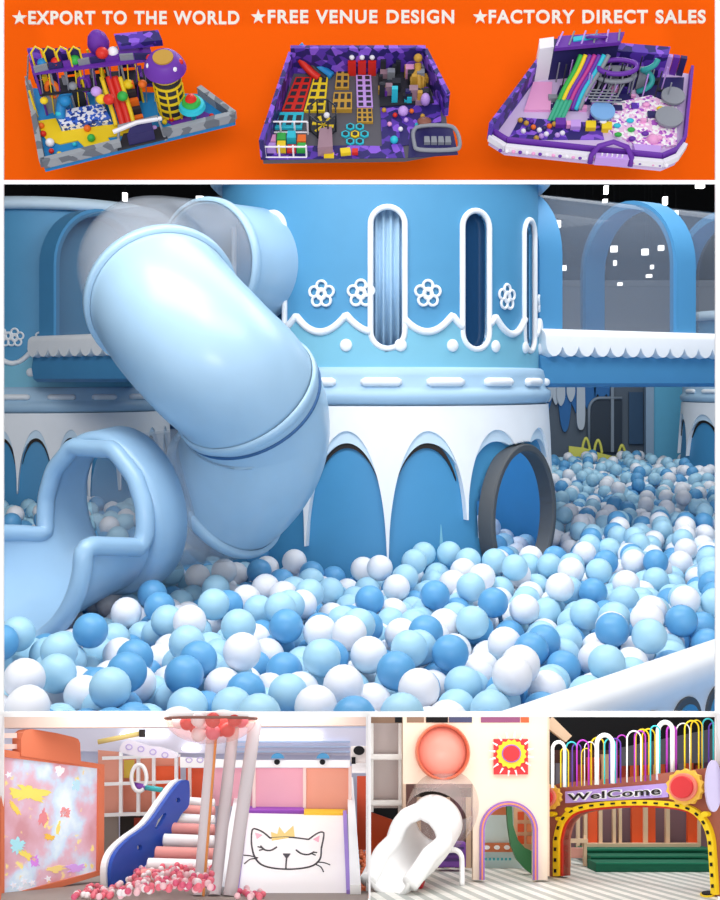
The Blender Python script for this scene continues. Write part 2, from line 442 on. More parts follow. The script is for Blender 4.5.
# ================================================================ spiral tube slide
T_ = .41
slide = thing('tube_slide', 'large pale blue spiral tube slide bending out of the central tower to the ball pit', 'slide', (P(250, 552, 7.0).x, 7.0, 0))
ctrl = [P(309, 272, 8.8), P(262, 267, 8.45), P(205, 263, 8.0), P(150, 262, 7.5), P(152, 280, 7.05), P(172, 314, 6.65), P(210, 357, 6.5), P(242, 388, 6.6), P(257, 420, 6.78), P(252, 456, 6.9), P(226, 489, 7.08), P(190, 496, 7.16), P(130, 506, 6.88)]
pth = resample(catmull(ctrl, 24), 400)
def near(p): return min(range(400), key=lambda i: (pth[i]-p).length)
iB, iD, iF, iH = near(ctrl[2]), near(P(161, 300, 6.8)), near(ctrl[7])+4, near(ctrl[10])
def seg(nm, i0, i1, mat, r=T_):
    q = resample(pth[i0:i1+1], 30)
    return B().tube(q, r, 56, caps=False).build(nm, mat, slide, True, solid=.014)
def flange(i, mat, w=.05, r=T_, k=1.075):
    a, b = pth[max(0, i-2)], pth[min(399, i+2)]; d = (b-a).normalized(); c_ = pth[i]
    q = [c_+d*(w*x) for x in (-1, -.9, -.6, .6, .9, 1)]
    B().tube(q, [r*1.005, r*(k-.02), r*k, r*k, r*(k-.02), r*1.005], 56, caps=False).build('flange', mat, slide, True)
seg('back_tube', 0, iB, mSlide); seg('clear_elbow', iB, iD, mClear)['label'] = 'clear grey see-through elbow'
seg('main_tube', iD, iF, mSlide); seg('lower_elbow', iF, iH, mSlide); seg('clear_tube', iH, 399, mClear)['label'] = 'clear see-through lower tube'
flange(iB-2, mSlide, .035); flange(iD+1, mSlide, .035); flange(iF, mSlide, .03, k=1.04); flange(iH, mSlide, .035)
d_ = (pth[iF+6]-pth[iF+2]).normalized()
B().tube([pth[iF+3]+d_*x for x in (0, .004, .012, .016)], [T_, T_*1.03, T_*1.03, T_], 56, caps=False).build('seam', mSeam, slide, True)
d_ = (pth[0]-pth[6]).normalized()
def scoop(parent, path, r, a_fn, mat, bead, nm='slide_mouth', N=44, S=64, flat=None, collar=True, cmat=None):
    """open trough: full tube at the start, its top cut away towards the end; a_fn(u) is the half angle of the cut"""
    q = resample(path, N); vs = []; T = []
    for i in range(N):
        a = q[max(0, i-1)]; b = q[min(N-1, i+1)]; T.append((b-a).normalized())
    edgeL = []; edgeR = []; start = None
    for i in range(N):
        u_ = (V(0,0,1)*1.0 - T[i]*T[i].z).normalized() if flat is None else (flat-T[i]*flat.dot(T[i])).normalized()
        w_ = T[i].cross(u_); a0 = a_fn(i/(N-1))
        rr = r(i/(N-1)) if callable(r) else r
        for j in range(S+1):
            an = R_(a0)+(2*pi-2*R_(a0))*j/S
            vs.append(q[i]+(u_*cos(an)+w_*sin(an))*rr)
        if a0 > 0:
            if start is None: start = q[i]+u_*rr
            edgeL.append(vs[-(S+1)]); edgeR.append(vs[-1])
    fs = [(i*(S+1)+j, i*(S+1)+j+1, (i+1)*(S+1)+j+1, (i+1)*(S+1)+j) for i in range(N-1) for j in range(S)]
    body = B().add(vs, fs).build(nm, mat, parent, True, solid=.02*(bead/.04))
    loop = list(reversed(edgeL))+edgeR
    B().tube(resample(catmull(resample(loop, 60), 3), 120), bead, 10).build('rolled_rim', mat, parent, True)
    return body, T
mp = catmull([P(132, 506, 6.88), P(108, 513, 6.74), P(76, 526, 6.56), P(30, 550, 6.32), P(-30, 588, 6.0)], 12)
def cut(u):
    if u < .17: return 0
    t = min(1, (u-.17)/.13); a = 106*(t*(2-t))
    if u > .30: a -= 24*min(1, (u-.30)/.34)
    if u > .62: a += 72*min(1, (u-.62)/.24)
    return max(4, a)
scoop(slide, mp, .42, cut, mSlide2, .052)
B().tube([mp[0]+(mp[1]-mp[0]).normalized()*x for x in (0, .02, .2, .23, .25)], [.40, .468, .468, .455, .42], 56, caps=False).build('mouth_collar', mSlide2, slide, True, solid=.015)

# ================================================================ back of the hall under the bridge
fac = thing('play_facade', 'dark facade in the shade under the bridge with blue drips and grey arched panels', 'facade', (3.6, 19.7, 0))
YB = 19.7
def fp(x, y, d=0): return P(x, y, YB-d)
def fquad(b, pts, th, d=0): return b.prism([fp(x, y, d) for x, y in pts], V(0, th, 0))
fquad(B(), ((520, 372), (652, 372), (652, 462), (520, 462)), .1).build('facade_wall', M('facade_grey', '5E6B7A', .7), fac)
bd = B(); bw = B()
for x, h in ((545, 418), (565, 432), (577, 414), (588, 410), (556, 405), (602, 402)):
    fquad(bd if x != 556 else bw, smooth2([(x-8, 385), (x-7, 398), (x-4, h-8), (x, h), (x+4, h-8), (x+7, 398), (x+8, 385)], 4), .12, .06)
for x, h in ((549, 402), (561, 406), (581, 430), (571, 402)): fquad(bw, smooth2([(x-4, 385), (x-4, h-8), (x, h), (x+4, h-8), (x+4, 385)], 4), .12, .1)
bd.build('blue_drips', M('drip_blue', '2B6FB0', .5), fac, True, autos=30); bw.build('white_drips', M('drip_white', 'C4CFDB', .5), fac, True, autos=30)
pan = [(589, 452)]+arc(600, 410, 11, 12, 180, 270, 8)+[(622, 398), (622, 452)]
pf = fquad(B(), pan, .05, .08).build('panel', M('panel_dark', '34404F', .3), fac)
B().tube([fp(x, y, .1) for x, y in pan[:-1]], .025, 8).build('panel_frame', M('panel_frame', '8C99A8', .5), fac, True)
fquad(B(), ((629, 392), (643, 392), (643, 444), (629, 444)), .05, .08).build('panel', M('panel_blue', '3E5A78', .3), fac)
fquad(B(), ((611, 386), (614, 386), (614, 452), (611, 452)), .05, .12).build('post', M('panel_frame', '8C99A8', .5), fac)
aq = thing('aqua_wall_panel', 'plain aqua wall panel with a pale edge beyond the pit, under the bridge', 'wall panel', P(668, 462, 19.45))
B().prism([P(x, y, 19.45) for x, y in ((648, 372), (694, 372), (694, 462), (648, 462))], V(0, .1, 0)).build('panel', M('aqua_panel', '6CC0E4', .5), aq)
B().prism([P(x, y, 19.4) for x, y in ((646, 372), (654, 372), (654, 462), (646, 462))], V(0, .12, 0)).build('pale_edge', M('panel_edge', '9DB9D2', .5), aq)
# yellow fence with pointed pickets
mYel = M('fence_yellow', 'E6E36A', .5)
yf = thing('low_fence', 'low yellow fence with three pointed loops at the far edge of the pit', 'fence', P(598, 458, 19.12))
B().prism([P(x, y, 19.12) for x, y in ((569, 446), (585, 448), (600, 453), (612, 456), (626, 457), (626, 464), (569, 464))], V(0, .06, 0)).build('fence_base', mYel, yf)
for x, y in ((586, 449), (598, 451), (622, 456)):
    B().tube(catmull([P(a, b, 19.15) for a, b in ((x-4, y+2), (x-2.5, y-6), (x, y-11), (x+2.5, y-6), (x+4, y+2))], 5), .022, 6).build('picket_loop', mYel, yf, True)
# dotted dark blue panel behind the slide
def dotmat():
    m = M('dotted_blue', '22456F', .6, var=0); nt = m.node_tree; N = nt.nodes; L = nt.links; b = N['Principled BSDF']
    tc = N.new('ShaderNodeTexCoord'); mp_ = N.new('ShaderNodeMapping'); mp_.inputs['Scale'].default_value = (11, 11, 11); vo = N.new('ShaderNodeTexVoronoi'); vo.inputs['Randomness'].default_value = .15; vo.inputs['Scale'].default_value = 1
    rp = N.new('ShaderNodeValToRGB'); rp.color_ramp.elements[0].position = .16; rp.color_ramp.elements[0].color = (*rgb('4E7FB0'), 1); rp.color_ramp.elements[1].position = .2; rp.color_ramp.elements[1].color = (*rgb('22456F'), 1)
    L.new(tc.outputs['Object'], mp_.inputs[0]); L.new(mp_.outputs[0], vo.inputs[0]); L.new(vo.outputs['Distance'], rp.inputs[0]); L.new(rp.outputs[0], b.inputs['Base Color']); return m
tag(B().prism([P(x, y, 15.2) for x, y in ((150, 390), (262, 390), (262, 520), (150, 520))], V(0, .08, 0)).build('dotted_wall_panel', dotmat()), 'dark blue dotted panel seen through the clear lower slide tube', 'wall panel')
# pit wall, lower right
pw = thing('pit_wall', 'white padded pit wall with blue arches cutting across the lower right corner', 'barrier', P(610, 700, 4.7))
A0 = P(470, 716, 4.02); A1 = P(790, 612, 5.9); A0.z = A1.z = 0; dd = (A1-A0).normalized(); nn = V(dd.y, -dd.x, 0); L_ = (A1-A0).length
zt = .275
B().prism([A0+nn*x+V(0,0,z) for x, z in ((-.10, 0), (-.10, zt-.03), (-.08, zt-.005), (-.05, zt), (.02, zt), (.055, zt-.012), (.075, zt-.04), (.08, zt-.10), (.05, zt-.15), (.05, 0))], dd*L_).build('padded_rim', mWhite, pw, True, autos=40)
for k in range(7):
    c0 = A0+dd*(.2+.30*k)+nn*.05
    if c0.y > 5.9: break
    oc = [c0+dd*x+V(0,0,z) for x, z in [(-.125, 0)]+[(.125*cos(R_(a)), .02+.11*sin(R_(a))) for a in range(180, -1, -10)]+[(.125, 0)]]
    ic = [c0+dd*x+V(0,0,z) for x, z in [(-.10, 0)]+[(.10*cos(R_(a)), .0+.10*sin(R_(a))) for a in range(180, -1, -10)]+[(.10, 0)]]
    B().prism(oc, nn*.012).build('arch_border', mGrey, pw); B().prism(ic, nn*.02).build('arch_panel', mDrum, pw)
# hall lamps and reflected glints alike: small glowing boxes hung below the black ceiling
mLamp = M('lamp_and_reflection_glow', 'FFFFFF', .5, emit=3, var=0)
for i, (x, y, w_, h_, d) in enumerate([(125, 197, 4, 8, 22), (200, 199, 7, 5, 22), (606, 190, 3.5, 8, 22), (605, 201, 4, 3, 22), (665, 201, 4, 8, 23), (676, 214, 3.5, 6, 23), (676, 222, 3.5, 4, 23), (700, 186, 8, 4, 21), (557, 224, 7, 7, 22), (614, 249, 6, 6, 23), (645, 252, 6, 6, 23), (661, 248, 5, 5, 23), (602, 266, 5, 5, 23), (563, 268, 6, 5, 23), (615, 263, 2.5, 5, 23), (652, 267, 2.5, 4, 23), (593, 272, 3, 3, 23), (559, 275, 4, 3, 23), (649, 276, 5, 3, 23), (585, 285, 4, 3, 23), (620, 284, 4, 3, 23), (553, 251, 2.5, 4, 23)]):
    d += (i % 8)*.25-.8; p = P(x, y, d)
    ln = B().box(p, w_*d/F, .12, h_*d/F).build('hall_lamp_and_reflection', mLamp); B().box((p.x, p.y, (p.z+h_*d/F/2+6.0)/2), .012, .012, 6.0-p.z-h_*d/F/2).build('cable', mBlack, ln)
    side = 'left, above the tube slide' if x < 300 else 'above the glass bridge' if y < 230 else 'seen through the glass bridge'
    tag(ln, f'small white glow, one of the hall lamps and lamp reflections {side}', 'lamp', f'hall lamps {side}')
# ================================================================ the balls
BR = .080; rb = random.Random(11)
mBall = [M('ball_white', 'F1F3FA', .38, var=0), M('ball_light_blue', 'ABD8EF', .38, var=0), M('ball_blue', '62A6D8', .38, var=0)]
spts = [np.array(p) for p in pth[::6]]+[np.array(p) for p in resample(mp, 20)]
SP = np.array(spts); pA0 = np.array(A0.xy); pN = np.array(nn.xy)
def clear_of(x, y, z):
    if (x-A0.x)*nn.x+(y-A0.y)*nn.y > -.105-BR: return False
    for cx, cy, R, zl in ((TX, TY, TR, CZ), (-3.38, 13.1, 1.2, CZ-.15), (5.95, 17.3, 1.2, CZ)):
        d = sqrt((x-cx)**2+(y-cy)**2); r = drum_r(z, R, zl)
        if d < r+BR+.035 and (cx != TX or d > r-BR-.05): return False
    q = V(x, y, z)-RC
    if -.16 < q.dot(rd) < .16 and abs(sqrt(q.dot(rt)**2+(z-.51)**2)-.475) < BR+.05: return False
    dz = SP-np.array((x, y, z)); m = (dz*dz).sum(1).min()
    return m > (.43+BR+.02)**2
cand = []
s_ = .168; row = 0; y = 4.13+BR
while y < 18.95:
    x0 = -.31*y-.15-(1.0 if y < 11 else 0); x1 = .31*y+.15
    if y > 14.5: x0 = -.5
    n = int((x1-x0)/s_)
    for i in range(n):
        far = y > 11; jj = .009 if y < 8 else .034
        x = x0+(i+.5*(row % 2))*s_+rb.uniform(-jj, jj); yy = y+rb.uniform(-jj, jj)
        z = .15+rb.uniform(-.045, .05)+.02*sin(x*2.3)*cos(y*1.7)
        if rb.random() > .04 and clear_of(x, yy, z): cand.append([x, yy, z])
        if rb.random() < (.30 if not far else .2):
            xb, yb, zb_ = x+s_/2, yy+s_/3, z+.115+rb.uniform(-.01, .02)
            if clear_of(xb, yb, zb_): cand.append([xb, yb, zb_])
    y += s_*.866; row += 1
cand = np.array(cand)
# settle the near balls: push overlapping pairs apart
idx = np.where(cand[:, 1] < 8.2)[0]; Q = cand[idx]
order = np.argsort(Q[:, 1]); Q = Q[order]; idx = idx[order]
for it in range(14):
    lo = np.searchsorted(Q[:, 1], Q[:, 1]-2.4*BR); mv = np.zeros_like(Q)
    W = 140
    for k in range(1, W):
        d = Q[k:]-Q[:-k]; L = np.sqrt((d*d).sum(1))+1e-9; ov = np.clip(2*BR+.001-L, 0, None)
        if not ov.any(): continue
        v = d/L[:, None]*(ov/2)[:, None]; mv[k:] += v; mv[:-k] -= v
    mv[:, 2] *= .8; Q += mv*.6; Q[:, 2] = np.clip(Q[:, 2], BR+.002, .36); Q[:, 1] = np.clip(Q[:, 1], 4.13+BR, None)
cand[idx] = Q
keep = [i for i in range(len(cand)) if clear_of(*cand[i])]; cand = cand[keep]
colr = np.array([rb.choices((0, 1, 2), (33, 44, 23))[0] for _ in cand])
px = 360+cand[:, 0]/cand[:, 1]*F; py = HY+(CZ-cand[:, 2])/cand[:, 1]*F
vis = (px > -12) & (px < 732) & (py < 722)
# balls with another ball right in front of them do not show; the nearest ones that show are made one by one
vi = np.where(vis)[0]; vi = vi[np.argsort(cand[vi, 1])]; single = []
for i in vi:
    r = BR/cand[i, 1]*F; hid = 0
    for a in (0, 60, 120, 180, 240, 300, -1):
        sx, sy = (px[i]+.7*r*cos(R_(a)), py[i]+.7*r*sin(R_(a))) if a >= 0 else (px[i], py[i])
        fr = vi[cand[vi, 1] < cand[i, 1]-.02]; rr = BR/cand[fr, 1]*F
        if sy > 714 or ((px[fr]-sx)**2+(py[fr]-sy)**2 < rr*rr).any(): hid += 1
    if hid < 6: single.append(i)
    if len(single) == 300: break
protos = []
for k in range(3):
    bm = bmesh.new(); bmesh.ops.create_icosphere(bm, subdivisions=3, radius=BR); me = bpy.data.meshes.new('pit_ball'); bm.to_mesh(me); bm.free()
    me.polygons.foreach_set('use_smooth', [True]*len(me.polygons)); me.materials.append(mBall[k]); protos.append(me)
cn = ('white', 'pale blue', 'mid blue')
def zone(i):
    x, y = px[i], py[i]
    s = 'left' if x < 240 else 'middle' if x < 480 else 'right'
    return s, ('front' if y > 640 else 'middle' if y > 590 else 'rear')
for i in single:
    o = bpy.data.objects.new('pit_ball', protos[colr[i]]); col.objects.link(o); o.location = cand[i]; s, f = zone(i)
    where = {'front': 'along the front edge of the pit', 'middle': 'in the middle rows of the near pit', 'rear': 'in the rows before the tower and slide'}[f]
    tag(o, f'large {cn[colr[i]]} plastic ball {where}, {s} third', 'ball', f'{cn[colr[i]]} balls, {f} rows, {s} third')
ss = set(single); rest = np.array([i for i in range(len(cand)) if i not in ss])
def mass(ids, sub):
    bm = bmesh.new(); bmesh.ops.create_icosphere(bm, subdivisions=sub, radius=BR); v = np.array([tuple(q.co) for q in bm.verts]); f = np.array([[q.index for q in p.verts] for p in bm.faces]); bm.free()
    c_ = cand[ids]; vv = (c_[:, None, :]+v[None]).reshape(-1, 3); ff = (f[None]+np.arange(len(ids))[:, None, None]*len(v)).reshape(-1, 3); return vv, ff, np.repeat(colr[ids], len(f))
a = mass(rest[cand[rest, 1] < 10], 3); b_ = mass(rest[cand[rest, 1] >= 10], 2)
vv = np.vstack((a[0], b_[0])); ff = np.vstack((a[1], b_[1]+len(a[0]))); mi = np.concatenate((a[2], b_[2]))
me = bpy.data.meshes.new('ball_mass'); me.vertices.add(len(vv)); me.vertices.foreach_set('co', vv.ravel()); me.loops.add(ff.size); me.loops.foreach_set('vertex_index', ff.ravel().astype(np.int32))
me.polygons.add(len(ff)); me.polygons.foreach_set('loop_start', np.arange(len(ff), dtype=np.int32)*3); me.polygons.foreach_set('use_smooth', np.ones(len(ff), bool))
for m in mBall: me.materials.append(m)
me.polygons.foreach_set('material_index', mi.astype(np.int32)); me.update(calc_edges=True); me.validate()
bmass = bpy.data.objects.new('ball_mass', me); col.objects.link(bmass)
tag(bmass, 'mass of small white and blue balls filling the pit back to the far wall', 'balls', kind='stuff')
print('balls', len(cand), 'single', len(single))
# ================================================================ display front: white frame with the sign board and two tilted cases
mFrame = M('frame_white', 'FFFFFF', .5, var=0)
PF = 2.6
def fbox(b, x0, y0, x1, y1, d=PF, th=.006): return b.prism([P(x, y, d) for x, y in ((x0, y0), (x1, y0), (x1, y1), (x0, y1))], V(0, th, 0))
fb = B()
fbox(fb, -14, -30, 3.5, 930); fbox(fb, 715.5, -30, 734, 930); fbox(fb, 3.5, 180, 715.5, 184); fbox(fb, 3.5, 712, 715.5, 717); fbox(fb, 366, 717, 371, 897); fbox(fb, 3.5, 897, 715.5, 930); fbox(fb, 3.5, -30, 715.5, -22)
struct('trim_2', fb, mFrame)
# ---- sign board
PB = 2.9
bp = Plane(P(360, 90, PB), (0, -1, 0))
mOr = M('sign_orange', 'FF6300', .7, var=0, spec=.08); mTx = M('lettering_cream', 'FFFBF0', .5, var=0)
sb = thing('sign_board', 'bright orange sign board with cream capitals above the ball hall', 'sign', P(360, 179, PB))
B().prism([bp.hit(x, y) for x, y in ((-6, -30), (726, -30), (726, 180), (-6, 180))], V(0, .03, 0)).build('board', mOr, sb)
for tx, x0, x1, y0, y1, xs in (('EXPORT TO THE WORLD', 29, 239.5, 11.5, 25, 20), ('FREE VENUE DESIGN', 268, 454, 10.5, 24, 258.5), ('FACTORY DIRECT SALES', 488.5, 705, 10.5, 24, 480)):
    b = B(); text_on(b, bp, tx, x0, y0, x1, y1, .006, .03, 1.16, 1.1); b.build('lettering', mTx, sb)
    b = B(); yc = (y0+y1)/2+.3
    b.prism([bp.hit(xs+(7.6 if k % 2 == 0 else 3.1)*sin(pi*k/5), yc-(7.6 if k % 2 == 0 else 3.1)*cos(pi*k/5)) for k in range(10)], V(0, -.006, 0)).build('star', mTx, sb)

# ---- scale models fixed to the sign board
BASE_N = V(0, -.848, .53)
class Mod:
    def __init__(s, name, label, px, py, d, hs=1.0):
        s.hs = hs
        s.pl = Plane(P(px, py, d), BASE_N); s.t = thing(name, label, 'scale model', P(px, py, d))
    def at(s, x, y, h=0): return s.pl.hit(x, y, h*s.hs)
    def poly(s, pts, h0, h1, nm, mat, b=None):
        b2 = b or B(); b2.prism([s.at(x, y, h0) for x, y in pts], s.pl.n*((h1-h0)*s.hs))
        return b2.build(nm, mat, s.t) if b is None else b2
    def post(s, b, x, y, h0, h1, r=.0022): return b.tube([s.at(x, y, h0), s.at(x, y, h1)], r, 6)
    def bar(s, b, p, q, r=.002): return b.tube([s.at(*p), s.at(*q)], r, 6)
    def ball(s, nm, x, y, h, r, mat, k=(1,1,1)): return B().ball(s.at(x, y, h), r, (V(1,0,0), s.pl.n.cross(V(1,0,0)), s.pl.n), 14, 8, k=k).build(nm, mat, s.t, True)
    def disc(s, x, y, h0, h1, r, nm, mat, b=None, prof=None, seg=28):
        b2 = b or B(); pr = prof or [(0, h0), (r, h0), (r, h1), (0, h1)]
        b2.lathe([(a_, h_*s.hs) for a_, h_ in pr], s.at(x, y), seg, (V(1,0,0), s.pl.n.cross(V(1,0,0)), s.pl.n)); return b2.build(nm, mat, s.t, True, autos=40) if b is None else b2
    def bracket(s, x, y):
        a = s.at(x, y, 0); B().tube([a, V(a.x, PB, a.z+.02)], .008, 8).build('bracket', mdk, s.t)
def chk(name, c1, c2, sc, c3=None):
    m = M(name, c1, .5, var=0); nt = m.node_tree; N = nt.nodes; L = nt.links; tc = N.new('ShaderNodeTexCoord'); v = N.new('ShaderNodeTexVoronoi'); v.inputs['Scale'].default_value = sc
    rp = N.new('ShaderNodeValToRGB'); rp.color_ramp.interpolation = 'CONSTANT'; e = rp.color_ramp.elements; e[0].color = (*rgb(c1), 1); e[1].position = .45; e[1].color = (*rgb(c2), 1)
    if c3: q = e.new(.72); q.color = (*rgb(c3), 1)
    L.new(tc.outputs['Object'], v.inputs['Vector']); L.new(v.outputs['Color'], rp.inputs[0]); L.new(rp.outputs[0], N['Principled BSDF'].inputs['Base Color']); return m
mdk = M('model_charcoal', '2A2C36', .5); mpur = M('model_purple', '6B2FA8', .5); mnavy = M('model_navy', '2B2763', .5); myel = M('model_yellow', 'F4D21F', .5); mred = M('model_red', 'DD2A1E', .45)
mblu = M('model_blue', '1C86C9', .5); mcy = M('model_cyan', '2BC3DA', .5); mgrn = M('model_green', '35B34A', .5); morg = M('model_orange', 'F2701F', .5); mgry = M('model_grey', '8D919C', .5); mlil = M('model_lilac', 'C9A0EE', .5); mpnk = M('model_pink', 'F1A6D8', .5); mwht = M('model_white', 'F4F1FA', .5); mgold = M('model_gold', 'C89A3A', .5)
mgal = chk('model_galaxy', '2A1F6E', '5A35B0', 60, '8E5BE0'); mlog = M('model_blue_wall', '24306E', .5); mbrick = chk('model_grey_blocks', '6E747E', '9DA3AB', 45); mpit = chk('model_ball_pit', 'F3F3FF', '3F6CD8', 160, '1F3E98'); mppit = chk('model_pink_balls', 'F6C6EC', 'FFFFFF', 170, 'B95FD0')

# model 1: walled park with towers and red slide
m = Mod('playground_model', 'scale model of a purple and yellow playground on a blue floor, on the orange board', 44, 168, 2.60, 1.32)
base = [(44, 167), (235, 120), (200, 94), (30, 88)]
m.poly(base, -.012, 0, 'base_floor', mblu); m.bracket(115, 100)
wb = B()
for (p, q) in ((base[0], base[1]), (base[1], base[2]), (base[3], base[0])):
    a, b_ = m.at(*p), m.at(*q); d = b_-a; nrm = d.normalized().cross(m.pl.n)*.006
    if p == base[0]:
        for u0, u1 in ((0, .40), (.62, 1)):
            B().prism([a+d*u0+nrm, a+d*u0-nrm, a+d*u1-nrm, a+d*u1+nrm], m.pl.n*.024).build('low_wall', mbrick, m.t)
    else: B().prism([a+nrm, a-nrm, b_-nrm, b_+nrm], m.pl.n*.024).build('low_wall', mbrick, m.t)
yb = lambda pts: m.poly(pts, 0, .002, 'yellow_path', myel)
yb([(36, 122), (56, 119), (62, 132), (104, 126), (150, 122), (152, 132), (108, 138), (112, 145), (88, 151), (78, 141), (60, 145), (46, 140)])
m.poly([(57, 117), (104, 109), (112, 124), (63, 132)], 0, .014, 'ball_pool', mpit)
# deck frames
tall = {}
gx = [(34, 103), (44, 101), (58, 98), (72, 96), (86, 94), (98, 92), (112, 90), (126, 89), (140, 88), (156, 88)]
for i, (x, y) in enumerate(gx):
    for dy, k in ((0, 0), (14, 1)):
        b = B(); m.post(b, x+dy*.25, y+dy, 0, .095 if i else .06, .0026); b.build('post', [mgry, myel, mpur, mgry][(i+k) % 4], m.t)
for lv, mt in ((.045, mdk), (.092, mpur)):
    m.poly([(42, 102), (158, 89), (162, 102), (46, 116)], lv, lv+.004, 'deck', mt)
for i in range(9):
    (x0, y0), (x1, y1) = gx[i], gx[i+1]
    if i == 0: continue
    m.poly([(x0, y0-1), (x1, y1-1), (x1, y1+1), (x0, y0+1)], .005+.045*(i % 2), .040+.045*(i % 2), 'back_panel', [mnavy, mgal, mpur][i % 3])
    m.poly([(x0+4, y0+13), (x1+3, y1+13), (x1+3, y1+14.5), (x0+4, y0+14.5)], .092, .108, 'rail_panel', [mpur, mgry, mnavy][i % 3])
    if i % 2: m.poly([(x0+4, y0+12), (x1+3, y1+12), (x1+3, y1+13), (x0+4, y0+13)], .0, .045, 'net_panel', [mgry, mdk][(i//2) % 2])
for x0, x1 in ((48, 58), (60, 70), (72, 82), (84, 94)):       # awning arches over the top deck
    b = B(); b.tube([m.at(x0, 109, .096+.0), m.at(x0, 109, .125), m.at((x0+x1)/2, 107, .134), m.at(x1, 106, .125), m.at(x1, 106, .096)], .0022, 6); b.build('hoop', [myel, mpur, mwht, mpur][int(x0) % 4], m.t)
for i, (x, y, h, r, mt) in enumerate([(56, 109, .104, .011, mblu), (69, 108, .104, .011, mred), (87, 106, .104, .012, mgrn), (114, 103, .112, .014, mred), (124, 100, .108, .012, mwht), (62, 122, .02, .009, mcy), (108, 126, .062, .012, myel), (116, 128, .066, .013, mred), (104, 122, .07, .012, mlil), (128, 120, .055, .012, mgrn), (133, 106, .05, .012, myel), (50, 120, .045, .009, myel), (148, 110, .06, .010, morg), (70, 118, .04, .014, mblu), (80, 112, .06, .010, mgry)]):
    m.ball('play_ball', x, y, h, r, mt, k=(1, 1, .85))
b = B(); c_ = m.at(59, 112, .05); ax_ = (V(1,0,0), m.pl.n, V(0,-1,0).cross(V(1,0,0)).cross(V(1,0,0)).normalized())
b.tube([m.at(59+5.5*cos(2*pi*k/20), 111, .05+.016*sin(2*pi*k/20)) for k in range(20)], .0055, 8, True); b.build('orange_ring', morg, m.t, True)
b = B(); b.tube([m.at(90+5*cos(2*pi*k/20), 108, .055+.015*sin(2*pi*k/20)) for k in range(20)], .004, 8, True); b.build('lilac_ring', mpur, m.t, True)
# slides
for x, mt in ((113, myel), (120, mred), (126, mred), (131, myel)):
    b = B(); b.tube(catmull([m.at(x-5, 104, .062), m.at(x-2, 112, .048), m.at(x+2, 122, .022), m.at(x+4, 129, .008)], 5), .0075 if mt is mred else .005, 8); b.build('slide_lane', mt, m.t, True)
for k in range(5): m.poly([(126+k*2, 106+k*4), (138+k*1.4, 104+k*4), (139+k*1.4, 107+k*4), (127+k*2, 109+k*4)], 0, .055-.01*k, 'orange_step', [morg, mdk][k % 2])
b = B(); b.tube(catmull([m.at(74, 108, .04), m.at(68, 112, .036), m.at(64, 118, .025), m.at(62, 124, .012)], 5), .011, 10); b.build('blue_tube', mblu, m.t, True)
# round tower
b = B(); m.disc(173, 112, 0, .088, .03, 'tower_drum', mdk)
for k in range(6): m.disc(173, 112, .004+k*.016, .009+k*.016, .0315, 'tower_band', myel)
for k in range(8):
    a = 2*pi*k/8; p0 = m.at(173, 112); e = V(1,0,0)*cos(a)+m.pl.n.cross(V(1,0,0))*sin(a); B().tube([p0+e*.031, p0+e*.031+m.pl.n*.088], .0024, 6).build('tower_post', myel, m.t)
m.disc(173, 112, .09, .13, .04, 'tower_crown', mpur, prof=[(0, .088), (.034, .088), (.046, .098), (.042, .108), (.034, .118), (.028, .121), (.0, .121)])
m.disc(173, 112, .121, .124, .022, 'tower_cap', mgold)
for k in range(7):
    a = 2*pi*k/7; m.ball('crown_ornament', 173+15*cos(a), 112+9*sin(a), .112, .008, [mred, mwht][k % 2])
m.disc(110, 92, .09, .13, .02, 'dome_top', mpur, prof=[(.0, .095), (.02, .095), (.024, .108), (.02, .122), (.012, .13), (0, .132)])
m.poly([(126, 88), (168, 84), (172, 94), (130, 98)], .108, .120, 'roof_deck', mgal)
# mushroom and toys
b = B(); m.post(b, 194, 119, 0, .03, .006); b.build('mushroom_stem', mcy, m.t)
m.disc(194, 119, .03, .03, .02, 'mushroom_skirt', mcy, prof=[(0, .028), (.03, .028), (.027, .036), (.0, .04)]); m.disc(194, 119, 0, 0, .02, 'mushroom_cap', mgrn, prof=[(0, .038), (.021, .038), (.018, .044), (0, .047)]); m.disc(194, 119, 0, 0, .02, 'mushroom_knob', mred, prof=[(0, .046), (.013, .046), (.009, .052), (0, .054)])
for x, y, r, mt in ((165, 124, .006, myel), (172, 121, .007, mred), (181, 127, .006, mpur), (205, 122, .006, mpnk), (212, 118, .006, mred), (186, 132, .006, morg), (200, 127, .006, mgrn), (51, 146, .010, mwht), (52, 153, .006, mred), (92, 141, .009, mgrn), (88, 131, .008, morg), (42, 128, .007, morg), (44, 136, .007, mred), (75, 146, .005, mcy), (60, 156, .006, myel), (155, 130, .006, mlil)):
    m.ball('floor_toy', x, y, r*.8, r, mt)
m.poly([(160, 118), (200, 110), (215, 117), (176, 128)], 0, .0015, 'purple_mat', mpur)
rr1 = random.Random(8)
for i in range(26):
    x = 44+i*4.6; y = 101-i*.55+rr1.uniform(0, 12); h = rr1.choice((.02, .05, .07)); s_ = rr1.uniform(1.6, 3.2)
    m.poly([(x-s_, y-1), (x+s_, y-1.3), (x+s_, y+1.2), (x-s_, y+1.4)], h, h+rr1.uniform(.016, .03), 'play_block', rr1.choice((mdk, mnavy, mpur, mgry, mdk, mblu, myel, mgal)))
for i in range(14):
    x = 46+i*8.4; b = B(); m.bar(b, (x, 115-i*1.05, .0), (x+6, 114-i*1.05, .09), .0014); b.build('brace', [mgry, myel, mpur][i % 3], m.t)
for i in range(4): m.poly([(44+i*13, 103), (55+i*13, 102), (55+i*13, 104), (44+i*13, 105)], .096, .122, 'top_panel', [mgal, mnavy][i % 2])
b = B(); b.tube([m.at(30, 90, .02), m.at(42, 100, .1)], .002, 6); b.build('brace', mgry, m.t)
